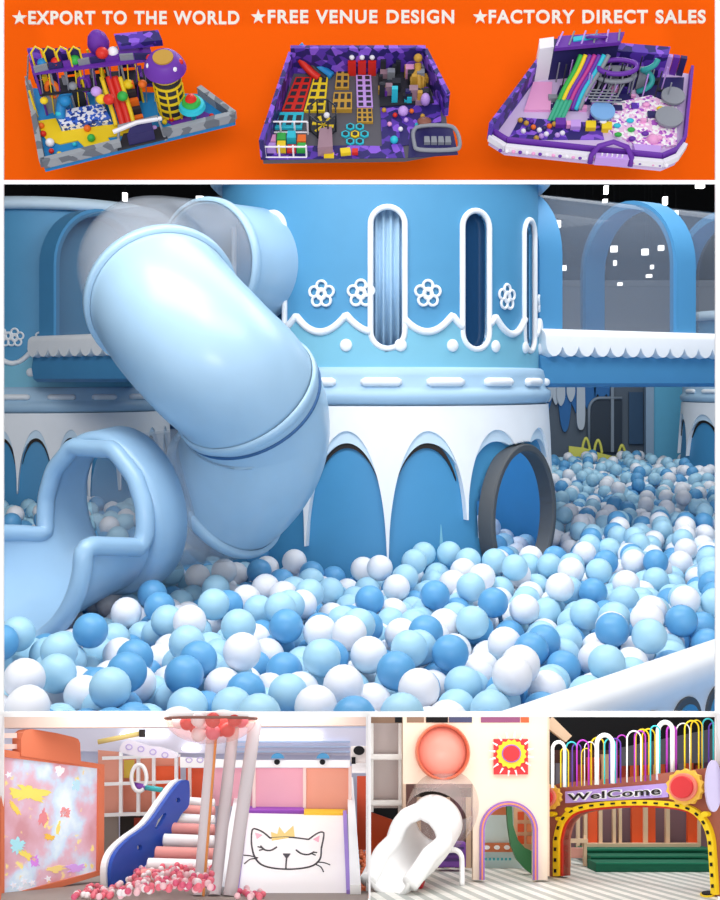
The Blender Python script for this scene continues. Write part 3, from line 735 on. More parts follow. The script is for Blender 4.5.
# entrance
m.poly([(118, 152), (124, 136), (160, 129), (168, 140)], .002, .006, 'gate_carpet', mdk); m.poly([(130, 148), (134, 138), (154, 134), (156, 142)], .006, .03, 'gate_block', mnavy)
b = B(); b.tube([m.at(118, 150, .0), m.at(122, 139, .03), m.at(160, 131, .034), m.at(166, 140, 0)], .004, 6); b.build('gate_arch', mgry, m.t)
b = B(); b.tube([m.at(116, 143, .026), m.at(140, 137, .034), m.at(164, 131, .03)], .005, 6); b.build('gate_banner', mwht, m.t)

# model 2: trampoline park in a purple tray
m = Mod('trampoline_park_model', 'scale model of a trampoline park in a purple walled tray on the orange board', 264, 160, 2.60)
fl = [(263, 160), (405, 158), (450, 150), (446, 116), (424, 72), (292, 72)]
m.poly(fl, -.012, 0, 'base_floor', M('model_floor_grey', '5A5862', .6)); m.bracket(350, 80)
def wall(p, q, h0, h1, nm='tray_wall', mat=None, th=.005):
    a, b_ = m.at(*p), m.at(*q); d = b_-a; nrm = d.normalized().cross(m.pl.n)*th
    return B().prism([a+nrm, a-nrm, b_-nrm, b_+nrm], m.pl.n*h1).build(nm, mat or mgal, m.t)
wall((292, 72), (424, 72), 0, .075); wall((263, 160), (292, 72), 0, .06); wall((424, 72), (446, 116), 0, .07)
m.poly([(263, 160), (405, 158), (403, 147), (350, 146), (268, 147)], 0, .002, 'purple_border', mgal); m.poly([(382, 147), (398, 147), (442, 140), (440, 96), (380, 100)], 0, .002, 'purple_mat', mgal)
def grid(tl, tr, br, bl, nc, nr, frame, pad, h=.006):
    m.poly([tl, tr, br, bl], 0, h, 'trampoline_frame', frame); L = lambda a, b_, t: (a[0]+(b_[0]-a[0])*t, a[1]+(b_[1]-a[1])*t)
    for i in range(nc):
        for j in range(nr):
            f = lambda u, v: L(L(tl, tr, u), L(bl, br, u), v); u0, u1, v0, v1 = (i+.2)/nc, (i+.8)/nc, (j+.2)/nr, (j+.8)/nr
            m.poly([f(u0, v0), f(u1, v0), f(u1, v1), f(u0, v1)], h, h+.001, 'trampoline_bed', pad)
grid((296, 79), (312, 79), (303, 112), (282, 112), 2, 5, mred, mdk); grid((314, 79), (328, 79), (325, 113), (304, 113), 2, 5, myel, mdk); grid((356, 77), (371, 77), (373, 109), (357, 109), 2, 6, mlil, mdk)
grid((279, 114), (304, 114), (302, 130), (274, 130), 3, 1, mcy, mdk); grid((337, 70), (349, 70), (349, 90), (335, 90), 2, 3, mgold, mdk); grid((334, 96), (352, 96), (352, 113), (332, 113), 3, 2, mgold, mdk, .012); grid((357, 110), (372, 110), (373, 124), (357, 124), 3, 3, mgold, mdk)
for p, q, mt, w_ in (((300, 62, .05), (332, 78, .006), mblu, .010), ((298, 70, .045), (319, 80, .006), mred, .009), ((301, 66, .05), (326, 80, .006), mdk, .006)):
    b = B(); b.tube(catmull([m.at(*p), m.at((p[0]*2+q[0])/3, (p[1]*2+q[1])/3, p[2]*.55), m.at((p[0]+2*q[0])/3, (p[1]+2*q[1])/3, .012), m.at(*q)], 5), w_, 8); b.build('slide', mt, m.t, True)
# cage
oc = [(323+14*cos(2*pi*k/8+.39), 127+12*sin(2*pi*k/8+.39)) for k in range(8)]
m.poly(oc, 0, .006, 'cage_floor', mdk)
for k in range(8):
    b = B(); m.post(b, *oc[k], 0, .05, .002); b.build('cage_post', mdk, m.t); b = B(); m.bar(b, (*oc[k], .05), (*oc[(k+1) % 8], .05), .002); b.build('cage_rail', mdk, m.t)
for k in range(6): m.poly([(323, 127), (323+11*cos(k*1.047), 127+9*sin(k*1.047)), (323+11*cos(k*1.047+.35), 127+9*sin(k*1.047+.35))], .006, .0075, 'yellow_ray', myel)
m.ball('hanging_ball', 327, 125, .03, .007, mwht)
# hexagon pads
for k in range(7):
    x, y = (355, 135) if k == 0 else (355+9.5*cos(k*pi/3), 135+8.5*sin(k*pi/3)); m.disc(x, y, 0, .004, .0105, 'hexagon_pad', mcy if k else myel, seg=6); m.disc(x, y, .004, .0055, .0062, 'hexagon_bed', mdk, seg=6)
# framed toddler box
for (x0, y0, x1, y1) in ((266, 133, 308, 133), (264, 158, 307, 158)):
    for h in (.002, .035): b = B(); m.bar(b, (x0, y0, h), (x1, y1, h)); b.build('white_bar', mwht, m.t)
for x in (267, 281, 295, 308):
    for y in (134, 157): b = B(); m.post(b, x-(y-134)*.06, y, 0, .036); b.build('white_post', mwht, m.t)
for k, mt in enumerate((mpnk, mgrn, mcy, morg, mlil, myel, mred, mgrn)): m.poly([(268+(k % 4)*10, 137+(k//4)*10), (276+(k % 4)*10, 137+(k//4)*10), (276+(k % 4)*10, 144+(k//4)*10), (267+(k % 4)*10, 144+(k//4)*10)], 0, .008+.006*(k % 3), 'soft_block', mt)
m.poly([(320, 138), (332, 136), (333, 156), (318, 157)], .0, .03, 'climbing_wall', M('model_mauve', 'A07F8F', .5))
# right hand play structure
m.poly([(378, 74), (424, 74), (434, 104), (380, 108)], 0, .006, 'play_base', mdk)
rr = random.Random(3)
for k in range(34):
    x, y = rr.uniform(380, 426), rr.uniform(74, 104); h = rr.uniform(.012, .05); s_ = rr.uniform(2, 4.5)
    m.poly([(x-s_, y-s_*.6), (x+s_, y-s_*.6), (x+s_, y+s_*.6), (x-s_, y+s_*.6)], 0, h, 'play_block', rr.choice((mdk, mgry, mnavy, mdk, mpur, mgold, M('model_mauve', 'A07F8F'), mcy, mpnk, mdk)))
for x in (352, 362, 372): m.poly([(x-4, 73), (x+4, 73), (x+4, 76), (x-4, 76)], 0, .04, 'red_booth', mred); m.ball('booth_lamp', x, 74, .05, .006, mwht)
m.ball('golden_figure_head', 417, 78, .06, .010, mgold); b = B(); b.tube([m.at(417, 80, .05), m.at(418, 88, .03), m.at(420, 97, .01)], .008, 8); b.build('golden_figure_body', mgold, m.t, True)
for sx in (-6, 6): b = B(); b.tube([m.at(417, 84, .045), m.at(417+sx, 88, .03), m.at(417+sx*.8, 95, .012)], .004, 6); b.build('golden_figure_arm', mgold, m.t, True)
m.ball('purple_cone', 425, 106, .02, .011, mlil, k=(1, 1, 1.6)); m.ball('white_dome', 403, 115, .012, .012, mlil); m.ball('teal_pod', 394, 143, .01, .009, mcy); m.ball('brown_dome', 424, 128, .02, .016, M('model_brown', '8A5648'), k=(1, .8, .5))
for k in range(8): m.ball('floor_toy', 384+k*5.5, 112+(k*37 % 23), .006, .0055, [mgold, mpnk, mred, mwht, mlil, morg, mcy, mgold][k])
m.poly([(408, 158), (410, 130), (452, 127), (458, 155)], 0, .003, 'lounge_floor', mnavy)
b = B(); b.tube(catmull([m.at(x, y, .02) for x, y in ((416, 134), (446, 132), (456, 138), (459, 152), (452, 156), (420, 156), (414, 150))], 5, True), .0045, 8, True); b.build('lounge_rail', mgry, m.t, True)
for k in range(4): m.poly([(424+k*7, 140), (429+k*7, 140), (430+k*7, 146), (424+k*7, 146)], .003, .012, 'lounge_seat', mgry)
m.poly([(340, 152), (350, 151), (351, 156), (341, 157)], 0, .012, 'yellow_box', myel); m.poly([(352, 152), (358, 152), (358, 156), (352, 156)], 0, .012, 'red_box', mred); m.poly([(324, 155), (334, 155), (334, 159), (324, 159)], 0, .008, 'green_box', myel)

# model 3: lilac and white park with pink ball pool
m = Mod('pink_ball_park_model', 'scale model of a lilac white park with pink ball pool on the orange board', 500, 150, 2.60, 1.15)
fl = [(489, 140), (505, 150), (630, 163), (662, 166), (676, 160), (684, 148), (690, 74), (620, 64), (536, 76), (520, 90)]
m.poly(fl, -.014, 0, 'base_floor', M('model_floor_lilac', 'D6BFE8', .5)); m.bracket(600, 80)
def low(pts, h, nm, mat, th=.005):
    for i in range(len(pts)-1):
        a, b_ = m.at(*pts[i]), m.at(*pts[i+1]); d = b_-a; nrm = d.normalized().cross(m.pl.n)*th; B().prism([a+nrm, a-nrm, b_-nrm, b_+nrm], m.pl.n*h).build(nm, mat, m.t)
low([(489, 140), (505, 150), (630, 163), (662, 166), (676, 160), (684, 148)], .016, 'white_wall', mwht)
low([(490, 136), (506, 146), (630, 159), (660, 162), (674, 156), (683, 144), (690, 74)], .026, 'purple_rail', mpur, .003)
low([(489, 140), (520, 98), (536, 76)], .05, 'navy_wall', mgal)
for k in range(26):
    u = k/25; x = 500+u*166; y = 150.5+u*15; m.ball('wall_stud', x, y+1.5, .004, .0042, [mpur, mwht, mpnk][k % 3])
m.poly([(534, 82), (548, 80), (548, 70), (534, 72)], 0, .085, 'white_tower', mwht)
m.poly([(548, 80), (612, 74), (612, 66), (548, 70)], 0, .08, 'back_block', mnavy); m.poly([(612, 74), (662, 78), (664, 70), (612, 66)], 0, .06, 'back_block', mgal)
m.poly([(548, 84), (612, 78), (616, 68), (552, 72)], .084, .092, 'top_deck', mpur)
for k in range(6): b = B(); m.bar(b, (550+k*12, 82-k, .092), (556+k*11, 70-k*.5, .097), .002); b.build('roof_bar', [mlil, mgry][k % 2], m.t)
b = B(); b.tube([m.at(588+9*cos(2*pi*k/20), 76+4*sin(2*pi*k/20), .10+.01*sin(2*pi*k/20)) for k in range(20)], .004, 6, True); b.build('roof_arch', mpur, m.t, True)
for k, mt in enumerate((mgrn, myel, mpur, M('model_magenta', 'C0358F'), mpur, mcy, mgry)):
    b = B(); b.tube(catmull([m.at(575+k*4.5, 84, .075), m.at(570+k*4.2, 92, .055), m.at(561+k*4, 102, .03), m.at(555+k*4, 112, .006)], 5), .0052, 8); b.build('slide_lane', mt, m.t, True)
for k in range(4): b = B(); b.tube(catmull([m.at(557+k*4, 108, .02), m.at(552+k*4, 117, .010), m.at(549+k*4, 122, .003)], 4), .005, 8); b.build('green_chute', M('model_sea_green', '3FAE8C'), m.t, True)
m.poly([(566, 74), (590, 71), (590, 75), (566, 78)], .075, .095, 'teal_chevron_panel', mcy)
for h, mt in ((.04, mgry), (.06, mpur)):
    b = B(); b.tube([m.at(612+19*cos(2*pi*k/28), 90+7*sin(2*pi*k/28), h) for k in range(28)], .0055, 8, True); b.build('round_track', mt, m.t, True)
for k in range(10): b = B(); m.post(b, 612+19*cos(2*pi*k/10), 90+7*sin(2*pi*k/10), 0, .06, .0018); b.build('track_post', mgry, m.t)
for k in range(7): b = B(); m.bar(b, (588+k*5.5, 92+k*.6, .03), (578+k*5.5, 108+k*.6, .02), .002); b.build('bridge_bar', [mgry, mlil][k % 2], m.t)
for k in range(5): b = B(); m.bar(b, (577+k*3, 100+k*3, .028), (610+k*3, 101+k*3, .028), .0016); b.build('bridge_bar', mgry, m.t)
for k, mt in enumerate((mdk, mnavy, mgry, mdk, mnavy, mgry)): m.poly([(590+k*9, 84), (597+k*9, 84), (598+k*9, 90), (590+k*9, 90)], 0, .03+.008*(k % 3), 'play_block', mt)
b = B(); b.tube(catmull([m.at(643+6*cos(k*.9), 92+3*sin(k*.9), .085-.008*k) for k in range(11)], 4), .0065, 8); b.build('teal_spiral_slide', M('model_teal', '2E9C9C'), m.t, True)
pool = [(612, 106), (650, 98), (676, 110), (676, 148), (640, 150), (606, 132)]
m.poly(pool, 0, .008, 'pink_ball_pool', mppit); m.poly([(533, 84), (552, 84), (550, 112), (524, 112)], 0, .006, 'pink_mat', mpnk)
for x, y, r, mt in ((671, 103, .026, mgry), (667, 124, .030, mgry), (601, 118, .027, M('model_sky', '7FB2EA'))):
    m.disc(x, y, .016, .021, r, 'round_table_top', mt); m.disc(x, y, 0, .016, r*.5, 'round_table_drum', mlil)
for k in range(16): m.ball('floor_toy', 520+(k*13 % 44), 122+(k*7 % 19), .005, .006, [mgold, morg, mwht, mpur, mnavy, mlil, mgold, mwht][k % 8])
for k in range(14): m.ball('pool_toy', 600+(k*29 % 72), 108+(k*17 % 38), .012, .006, [myel, mcy, mpnk, mwht, mpur, mlil, mgrn][k % 7], k=(1.4, 1, .8))
m.ball('pink_tent', 652, 143, .008, .014, mpnk, k=(1, 1, .9)); m.poly([(632, 148), (660, 150), (659, 157), (634, 155)], 0, .012, 'lilac_cloud_block', mlil)
b = B(); b.tube([m.at(590, 163, 0), m.at(590, 161, .016), m.at(596, 158, .032), m.at(610, 156, .038), m.at(624, 159, .032), m.at(630, 163, .016), m.at(630, 166, 0)], .006, 8); b.build('gate_arch', mpur, m.t, True)
m.poly([(594, 160), (626, 162), (627, 167), (594, 165)], .0, .02, 'gate_front', mlil)
for k in range(5): b = B(); m.post(b, 600+k*5, 163+k*.4, .0, .026, .002); b.build('gate_post', mwht, m.t)
rr3 = random.Random(12)
for k in range(46):
    x, y = rr3.uniform(525, 668), rr3.uniform(84, 146)
    if y > 118+ (x-525)*.22 or y < 100-(x-525)*.16: continue
    s_ = rr3.uniform(2, 5); m.poly([(x-s_, y-s_*.5), (x+s_, y-s_*.4), (x+s_*1.1, y+s_*.5), (x-s_*.9, y+s_*.5)], .0, rr3.uniform(.004, .016), 'play_block', rr3.choice((mnavy, mpur, mlil, mgal, mwht, mdk, mpnk, mgry, mnavy, mpur)))
for k in range(22):
    x, y = 556+(k*31 % 112), 82+(k*17 % 22); b = B(); m.post(b, x, y, 0, .05+.012*(k % 3), .0017); b.build('frame_post', [mgry, mlil, mdk][k % 3], m.t)
for k in range(9): m.poly([(620+k*7, 66+k*.8), (626+k*7, 67+k*.8), (626+k*7, 70+k*.8), (620+k*7, 69+k*.8)], 0, .045, 'back_panel', [mlil, mpur, mnavy][k % 3])
m.poly([(560, 86), (628, 80), (634, 104), (552, 106)], 0, .002, 'navy_mat', mnavy); m.poly([(520, 118), (600, 124), (604, 140), (508, 140)], 0, .002, 'purple_mat', mgal); m.poly([(628, 78), (684, 78), (682, 100), (640, 98)], 0, .002, 'navy_mat', mnavy)
for x, y in ((560, 126), (575, 128), (590, 129), (606, 130)): m.poly([(x-5, y-4), (x+5, y-4), (x+5, y+3), (x-5, y+3)], 0, .012, 'play_island', [mpur, mnavy, myel, mlil][int(x) % 4])
# ================================================================ two tilted display cases below the ball hall
PH = R_(17.5); FV = V(0, cos(PH), -sin(PH)); UV = V(0, sin(PH), cos(PH)); XV = V(1, 0, 0); CA = (XV, FV, UV)
def W(t): return Plane(CAM+FV*t, -FV)
def wp(x, y, t): return W(t).hit(x, y)
FLR = Plane(CAM-UV*.2706, UV)
def fl(x, y, h=0): return FLR.hit(x, y, h)
def pan(b, pts, t, th=.01, holes=(), mi=0): return b.prism([wp(x, y, t) for x, y in pts], FV*th, mi, [[wp(x, y, t) for x, y in h] for h in holes])
def rect(x0, y0, x1, y1): return ((x0, y0), (x1, y0), (x1, y1), (x0, y1))
def opan(b, pts, pl, th=.01, holes=(), lift=0, mi=0): return b.prism([pl.hit(x, y, lift) for x, y in pts], pl.n*-th, mi, [[pl.hit(x, y, lift) for x, y in h] for h in holes])
def oplane(p, q, up=UV):
    n = (q-p).cross(up).normalized()
    if n.dot(CAM-p) < 0: n = -n
    return Plane(p, n)
# ---------------------------------------------------------------- shells
def stripe_mat():
    m = M('striped_floor', 'F2F1EA', .4, var=0); nt = m.node_tree; N = nt.nodes; L = nt.links; tc = N.new('ShaderNodeTexCoord'); sp = N.new('ShaderNodeSeparateXYZ'); L.new(tc.outputs['Object'], sp.inputs[0])
    def math_(op, a, b=None):
        q = N.new('ShaderNodeMath'); q.operation = op
        for i, v in enumerate((a, b)):
            if v is None: continue
            if isinstance(v, (int, float)): q.inputs[i].default_value = v
            else: L.new(v, q.inputs[i])
        return q.outputs[0]
    sx = math_('GREATER_THAN', math_('FRACT', math_('ADD', math_('MULTIPLY', sp.outputs[0], 26), math_('MULTIPLY', sp.outputs[1], 4))), .52)
    sy = math_('GREATER_THAN', math_('FRACT', math_('MULTIPLY', sp.outputs[1], 18)), .86)
    mx = N.new('ShaderNodeMix'); mx.data_type = 'RGBA'; mx.inputs[6].default_value = (*rgb('F4F3EC'), 1); mx.inputs[7].default_value = (*rgb('B4BAB4'), 1)
    L.new(math_('MAXIMUM', math_('MULTIPLY', sx, .9), math_('MULTIPLY', sy, .35)), mx.inputs[0]); L.new(mx.outputs[2], N['Principled BSDF'].inputs['Base Color']); return m
def floor_(x0, x1, mat):
    c = [W(t).hit(x, 900) for x in (x0, x1) for t in (2.63, 3.78)]
    g = [p+UV*(-.2706-(p-CAM).dot(UV)) for p in c]
    return struct('floor', B().prism([g[0], g[2], g[3], g[1]], UV*-.01), mat)
floor_(1, 368, M('case_floor_taupe', '9A8E86', .6)); floor_(369, 718, stripe_mat())
def side(nm, x, mat, th):
    a, b_ = wp(x, 714.5, 2.63), wp(x, 714.5, 3.79); dn = lambda p: p+UV*(-.2706-(p-CAM).dot(UV))
    return struct(nm, B().prism([a, b_, dn(b_), dn(a)], XV*th), mat)
mCw = M('case_wall_white', 'F1EDEE', .6)
side('wall_left', 2.5, mCw, -.008); side('wall_partition', 368.2, mCw, .004); side('wall_right', 716.5, mCw, .008)
mInk = M('case_black', '0B0B10', .8)
struct('wall_back', pan(B(), rect(369, 714.5, 718, 875), 3.78, .01), mInk)
mLav = M('pale_lavender_wall', 'D5DCF2', .6)
struct('wall_back', pan(B(), rect(1, 714.5, 368, 875), 3.78, .01), mLav)

# ================================================================ RIGHT CASE: cream tower and welcome arch
mCream = M('cream_wall', 'FBE6D0', .6); mPurp = M('arch_purple', '9A6CC8', .5); mSal = M('arch_orange', 'F2935E', .5); mRed = M('sun_red', 'D8202A', .5); mYlw = M('bright_yellow', 'FBD51C', .5)
mOrg = M('strong_orange', 'EE5A22', .5); mBrn = M('rosy_brown', 'A8604E', .6); mBeige = M('beige_wood', 'E9C9A8', .5); mWt = M('gloss_white', 'FFFFFF', .3); mPlum = M('plum_panel', '7A5560', .6)
T0 = 3.02
ct = thing('cream_tower', 'cream two-storey play tower with round pink window, sun panel and arched doorway', 'play tower', fl(475, 880))
TFL = 880
out = [(403, 714), (547.5, 714), (547.5, TFL), (533.5, TFL)]+[(509+24.5*cos(R_(a)), 831+25*sin(R_(a))) for a in range(0, -181, -9)]+[(484.5, TFL), (473, TFL), (473, 784), (403, 784)]
out = [(x, max(y, 715)) for x, y in out]
pan(B(), out, T0, .03).build('front_wall', mCream, ct)
pan(B(), rect(547.5, 715, 549.5, 876), T0+.005, .45).build('side_wall', M('cream_side', 'EED3BA', .6), ct)
pan(B(), rect(403, 715, 406, 872), T0+.03, .4).build('side_wall', M('cream_side', 'EED3BA', .6), ct)
for (a0, a1, mt, th) in ((29.2, 27.4, mPurp, .012), (27.4, 26, mSal, .016), (26, 24.3, mPurp, .012)):
    o_ = [(509-a0, TFL)]+[(509+a0*cos(R_(a)), 831+(a0+.6)*sin(R_(a))) for a in range(-180, 1, 8)]+[(509+a0, TFL)]
    i_ = [(509+a1, TFL)]+[(509+a1*cos(R_(a)), 831+(a1+.6)*sin(R_(a))) for a in range(0, -181, -8)]+[(509-a1, TFL)]
    pan(B(), o_+i_, T0-th, th).build('arch_trim', mt, ct)
# room seen through the arch
pan(B(), rect(478, 800, 545, 872), 3.40, .01).build('doorway_back_wall', M('pale_aqua', 'D3ECEC', .6), ct)
pan(B(), rect(478, 843, 516, 852), 3.385, .01).build('ornament_band', M('terracotta', 'D0774A', .6), ct)
for x in (487, 497, 507): b = B(); b.prism([wp(x+3*cos(R_(a)), 847.5+2.2*sin(R_(a)), 3.38) for a in range(0, 360, 30)], FV*.004); b.build('white_oval', mWt, ct)
for x in range(485, 513, 4): pan(B(), rect(x, 858, x+2.2, 860.4), 3.385, .006).build('aqua_dot', M('aqua_dot', '46B8C4', .5), ct)
pan(B(), rect(480, 807, 512, 815), 3.36, .01).build('lintel', M('terracotta', 'D0774A', .6), ct)
pan(B(), ((507, 806), (512, 806), (513, 825), (518, 840), (525, 848), (534, 852), (534, 876), (526, 870), (517, 860), (511, 845), (508, 825)), 3.2, .03).build('green_slide', M('deep_green', '2F7D4A', .45), ct)
pan(B(), rect(514, 806, 536, 850), 3.3, .01).build('beige_shelf', M('beige_shelf', 'F0CDA4', .5), ct)
for y in (812, 824, 836): pan(B(), rect(518, y, 524, y+8), 3.29, .01).build('orange_box', mOrg, ct); pan(B(), rect(527, y, 533, y+8), 3.29, .01).build('orange_box', mSal, ct)
# passage behind the slide
pan(B(), rect(400, 782, 480, 872), 3.42, .01).build('passage_back_wall', M('passage_plum', '8E6A68', .6), ct)
for x, w_, mt in ((417, 4, mBeige), (432, 12, mPlum), (447, 3, mBeige), (455, 8, mPlum), (466, 5, mBeige)): pan(B(), rect(x, 796, x+w_, 868), 3.4, .015).build('passage_post', mt, ct)
pan(B(), rect(414, 788, 474, 797), 3.2, .02).build('passage_beam', mDark, ct)
# round bubble window
wc = wp(442, 752, T0); rw = 25*T0/F*1.03
b = B().lathe([(rw*.97, 0), (rw, 0), (rw, .035), (rw*.95, .045), (rw*.9, .035), (rw*.9, 0)], wc, 40, (XV, UV, -FV)); bw_ = b.build('round_window_rim', M('window_rim_orange', 'EC7F5E', .4), ct, True, autos=40)
B().ball(wc, rw*.93, (XV, UV, -FV), 28, 8, k=(1, 1, .55), half=(0, pi/2)).build('bubble_pane', M('bubble_pink', 'F2A494', .35, alpha=.86), ct, True)
for k, (x0, x1, mt) in enumerate(((395, 402, mBlack), (407, 424, M('slot_tan', '8A6A52')), (426, 448, mBlack), (449, 472, M('slot_navy', '2C3260')), (481, 520, M('slot_plum', '8E3F6E')), (521, 529, mOrg))): pan(B(), rect(x0, 716, x1, 722.5), T0-.004, .01).build('upper_slot', mt, ct)
# sun panel
sp_ = thing('sun_panel', 'red square panel with a yellow flower sun and white rays on the cream tower', 'wall panel', wp(511, 774, T0))
pan(B(), rect(494, 739, 528, 774.5), T0-.012, .012).build('panel', mRed, sp_)
b = B(); b.prism([wp(511.5+(15.5 if k % 2 else 13.5)*cos(2*pi*k/32), 754+(15 if k % 2 else 13)*sin(2*pi*k/32), T0-.018) for k in range(32)], FV*.006); b.build('flower_ring', mYlw, sp_)
for r_, mt, l in ((9.6, mPurp, .022), (8.4, mRed, .026)): B().prism([wp(511.5+r_*cos(2*pi*k/24), 753.5+r_*.95*sin(2*pi*k/24), T0-l) for k in range(24)], FV*.006).build('sun_disc', mt, sp_)
for k in range(16):
    a = 2*pi*k/16+.15; r0, r1 = 16.5, 22.5
    B().tube([wp(511.5+r0*cos(a), 754+r0*sin(a), T0-.016), wp(511.5+r1*cos(a), 754+r1*sin(a), T0-.016)], [.0028, .0012], 6).build('ray', mWt, sp_)
# white tube slide
ws = thing('tube_slide', 'glossy white tube slide mouth with a clear dome at the foot of the cream tower', 'slide', fl(410, 886))
sp2 = catmull([wp(445, 806, 3.04), wp(437, 820, 2.98), wp(425, 838, 2.90), wp(407, 856, 2.82), wp(386, 871, 2.76)], 10)
def cut2(u):
    if u < .34: return 0
    t = min(1, (u-.34)/.14); return max(4, 84*t*(2-t))+(30*max(0, u-.72)/.28)
scoop(ws, sp2[10:], .062, cut2, mWt, .019, flat=UV, N=36, S=40)
B().tube([wp(452, 786, 3.14), wp(448, 798, 3.08), wp(441, 812, 3.01), wp(436, 822, 2.97)], [.088, .086, .082, .076], 40, caps=False).build('clear_dome', M('clear_dome', 'D8C8C4', .12, alpha=.38, var=0), ws, True)
B().tube(catmull([wp(446, 851, 2.98), wp(455, 850, 2.97), wp(461, 855, 2.96), wp(462, 866, 2.96), fl(462, 886)], 6), .0062, 10).build('support_leg', mWt, ws, True)
rc = thing('floor_cushion', 'small red block cushion under the white slide mouth', 'cushion', fl(412, 888)); B().prism([fl(x, y) for x, y in ((401, 889), (423, 889), (425, 884), (403, 884))], UV*.024).build('cushion', M('cushion_red', 'C8202C', .5), rc, bevel=.004)
pb = thing('storage_box', 'purple slatted box in the passage behind the white slide', 'box', fl(452, 868))
pan(B(), rect(438, 842, 466, 867.5), 3.3, .05).build('box', M('box_purple', '8A4FC0', .5), pb, bevel=.004)
for y in (847, 853, 859): pan(B(), rect(440, y, 464, y+2.4), 3.29, .01).build('slat', M('box_dark_purple', '4A2A78', .5), pb)
# play frame at the left edge
pf_ = thing('white_play_frame', 'white frame with misty clear panels beside the cream tower', 'frame', fl(386, 866))
for y in (757, 803): pan(B(), rect(370, y-3, 403, y+3), 3.14, .02).build('rail', mWt, pf_, bevel=.003)
for x in (372, 400): pan(B(), rect(x-1.5, 720, x+1.5, 812), 3.16, .02).build('post', mWt, pf_)
pan(B(), rect(371, 720, 403, 808), 3.2, .005).build('clear_panel', M('misty_panel', 'D9C9C6', .3, alpha=.6), pf_)
for pts, mt in ((((373, 790), (398, 768), (398, 798), (373, 798)), M('frame_pink', 'E9A79A', .5)), (((376, 752), (384, 724), (392, 752)), M('frame_grey', 'B5AEB0', .5)), (((374, 788), (388, 772), (398, 776), (380, 790)), M('frame_grey', 'B5AEB0', .5)), (((390, 752), (396, 730), (401, 752)), mWt)): pan(B(), pts, 3.24, .02).build('soft_shape', mt, pf_)
pan(B(), rect(370, 716, 403, 723), 3.1, .02).build('top_rail', M('slot_tan', '8A6A52'), pf_)
tag(pan(B(), ((370, 812), (398, 822), (400, 868), (370, 868)), 3.24, .03).build('orange_wall_panel', mOrg), 'strong orange wall panel behind the white slide mouth at the left edge', 'wall panel')

# ---- welcome arch
wa = thing('welcome_arch', 'rosy brown entrance arch with WelCome sign and yellow dashed border', 'arch', fl(630, 878))
AP = oplane(fl(556, 877), fl(713, 896))
inner = smooth2([(563.5, 876), (563.5, 850), (564, 838), (569, 822.5), (582, 813), (613, 808.5), (651, 807.5), (684, 811), (699.5, 820), (707.5, 836), (710, 860), (712, 895)], 6)
outer = [(555.5, 876.8), (549, 800), (548.5, 787), (560, 783), (640, 776), (722, 766), (722, 897.5), (712, 895.5)]
opan(B(), [(549, 877)]+outer[1:6]+[(722, 897)]+list(reversed(inner)), AP, .022).build('arch_panel', mBrn, wa)
def offs(pts, d):
    o_ = []
    for i, (x, y) in enumerate(pts):
        a, c_ = pts[max(0, i-1)], pts[min(len(pts)-1, i+1)]; tx, ty = c_[0]-a[0], c_[1]-a[1]; l = sqrt(tx*tx+ty*ty) or 1; o_.append((x+ty/l*d, y-tx/l*d))
    return o_
red = offs(inner, -2.2); yel = offs(inner, -8)
sgn = 1 if yel[len(yel)//2][1] < inner[len(inner)//2][1] else -1
red = offs(inner, 2.0*(-1 if sgn == 1 else 1)); yel = offs(inner, 7.5*(-1 if sgn == 1 else 1))
opan(B(), red+list(reversed(inner)), AP, .02, lift=.004).build('red_edge', M('edge_red', 'C9281E', .5), wa)
opan(B(), yel+list(reversed(red)), AP, .02, lift=.010).build('yellow_border', mYlw, wa)
mid = [((a[0]+c_[0])/2, (a[1]+c_[1])/2) for a, c_ in zip(yel, red)]; rm = resample([(x, y, 0) for x, y in mid], 80)
for i in range(1, 78, 3):
    a, c_ = rm[i], rm[i+1]; d = (c_-a).normalized(); q = V(-d.y, d.x, 0)*.9
    opan(B(), [((a-q).x, (a-q).y), ((c_-q).x, (c_-q).y), ((c_+q).x, (c_+q).y), ((a+q).x, (a+q).y)], AP, .004, lift=.013).build('black_dash', mInk, wa)
for x, y, rx in ((555.5, 814, 3.4), (572, 809.5, 3), (562, 818.5, 2.6), (709, 814, 3.6)): opan(B(), [(x+rx*cos(2*pi*k/16), y+rx*.75*sin(2*pi*k/16)) for k in range(16)], AP, .01, lift=.014).build('yellow_spot', mYlw, wa)
sg = opan(B(), ((569, 791.5), (672, 783), (672, 797), (569, 803)), AP, .012, lift=.012).build('sign_plate', M('sign_lavender', 'B79BE0', .5), wa)
for bold, lift, mt in ((.07, .0122, mWt), (.012, .0142, M('sign_black', '17151B', .5))):
    b = B(); g = 0 if bold < .05 else .8
    text_on(b, AP, 'WelCome', 0, 0, 1, 1, .002, bold, 1.12, 1, lift=lift, quad=((572.5-g, 794-g), (665+g, 786.2-g), (665+g, 794.4+g), (572.5-g, 800.4+g))); b.build('lettering', mt, sg)
def medal(x, y, r, nm='medallion'):
    o_ = B().prism([AP.hit(x+r*(1.06 if k % 2 else .94)*cos(2*pi*k/28), y+r*(1.03 if k % 2 else .92)*sin(2*pi*k/28), .012) for k in range(28)], AP.n*.008).build(nm, M('medal_yellow', 'F3C24E', .5), wa)
    for k_, mt, l in ((.78, M('medal_pink', 'E9836F', .5), .020), (.62, M('medal_red', 'D9343A', .4), .024)): B().prism([AP.hit(x+r*k_*cos(2*pi*k/28), y+r*k_*sin(2*pi*k/28), l) for k in range(28)], AP.n*.006).build('disc', mt, o_, bevel=.002)
medal(691, 787, 18); medal(553.0, 797, 13)
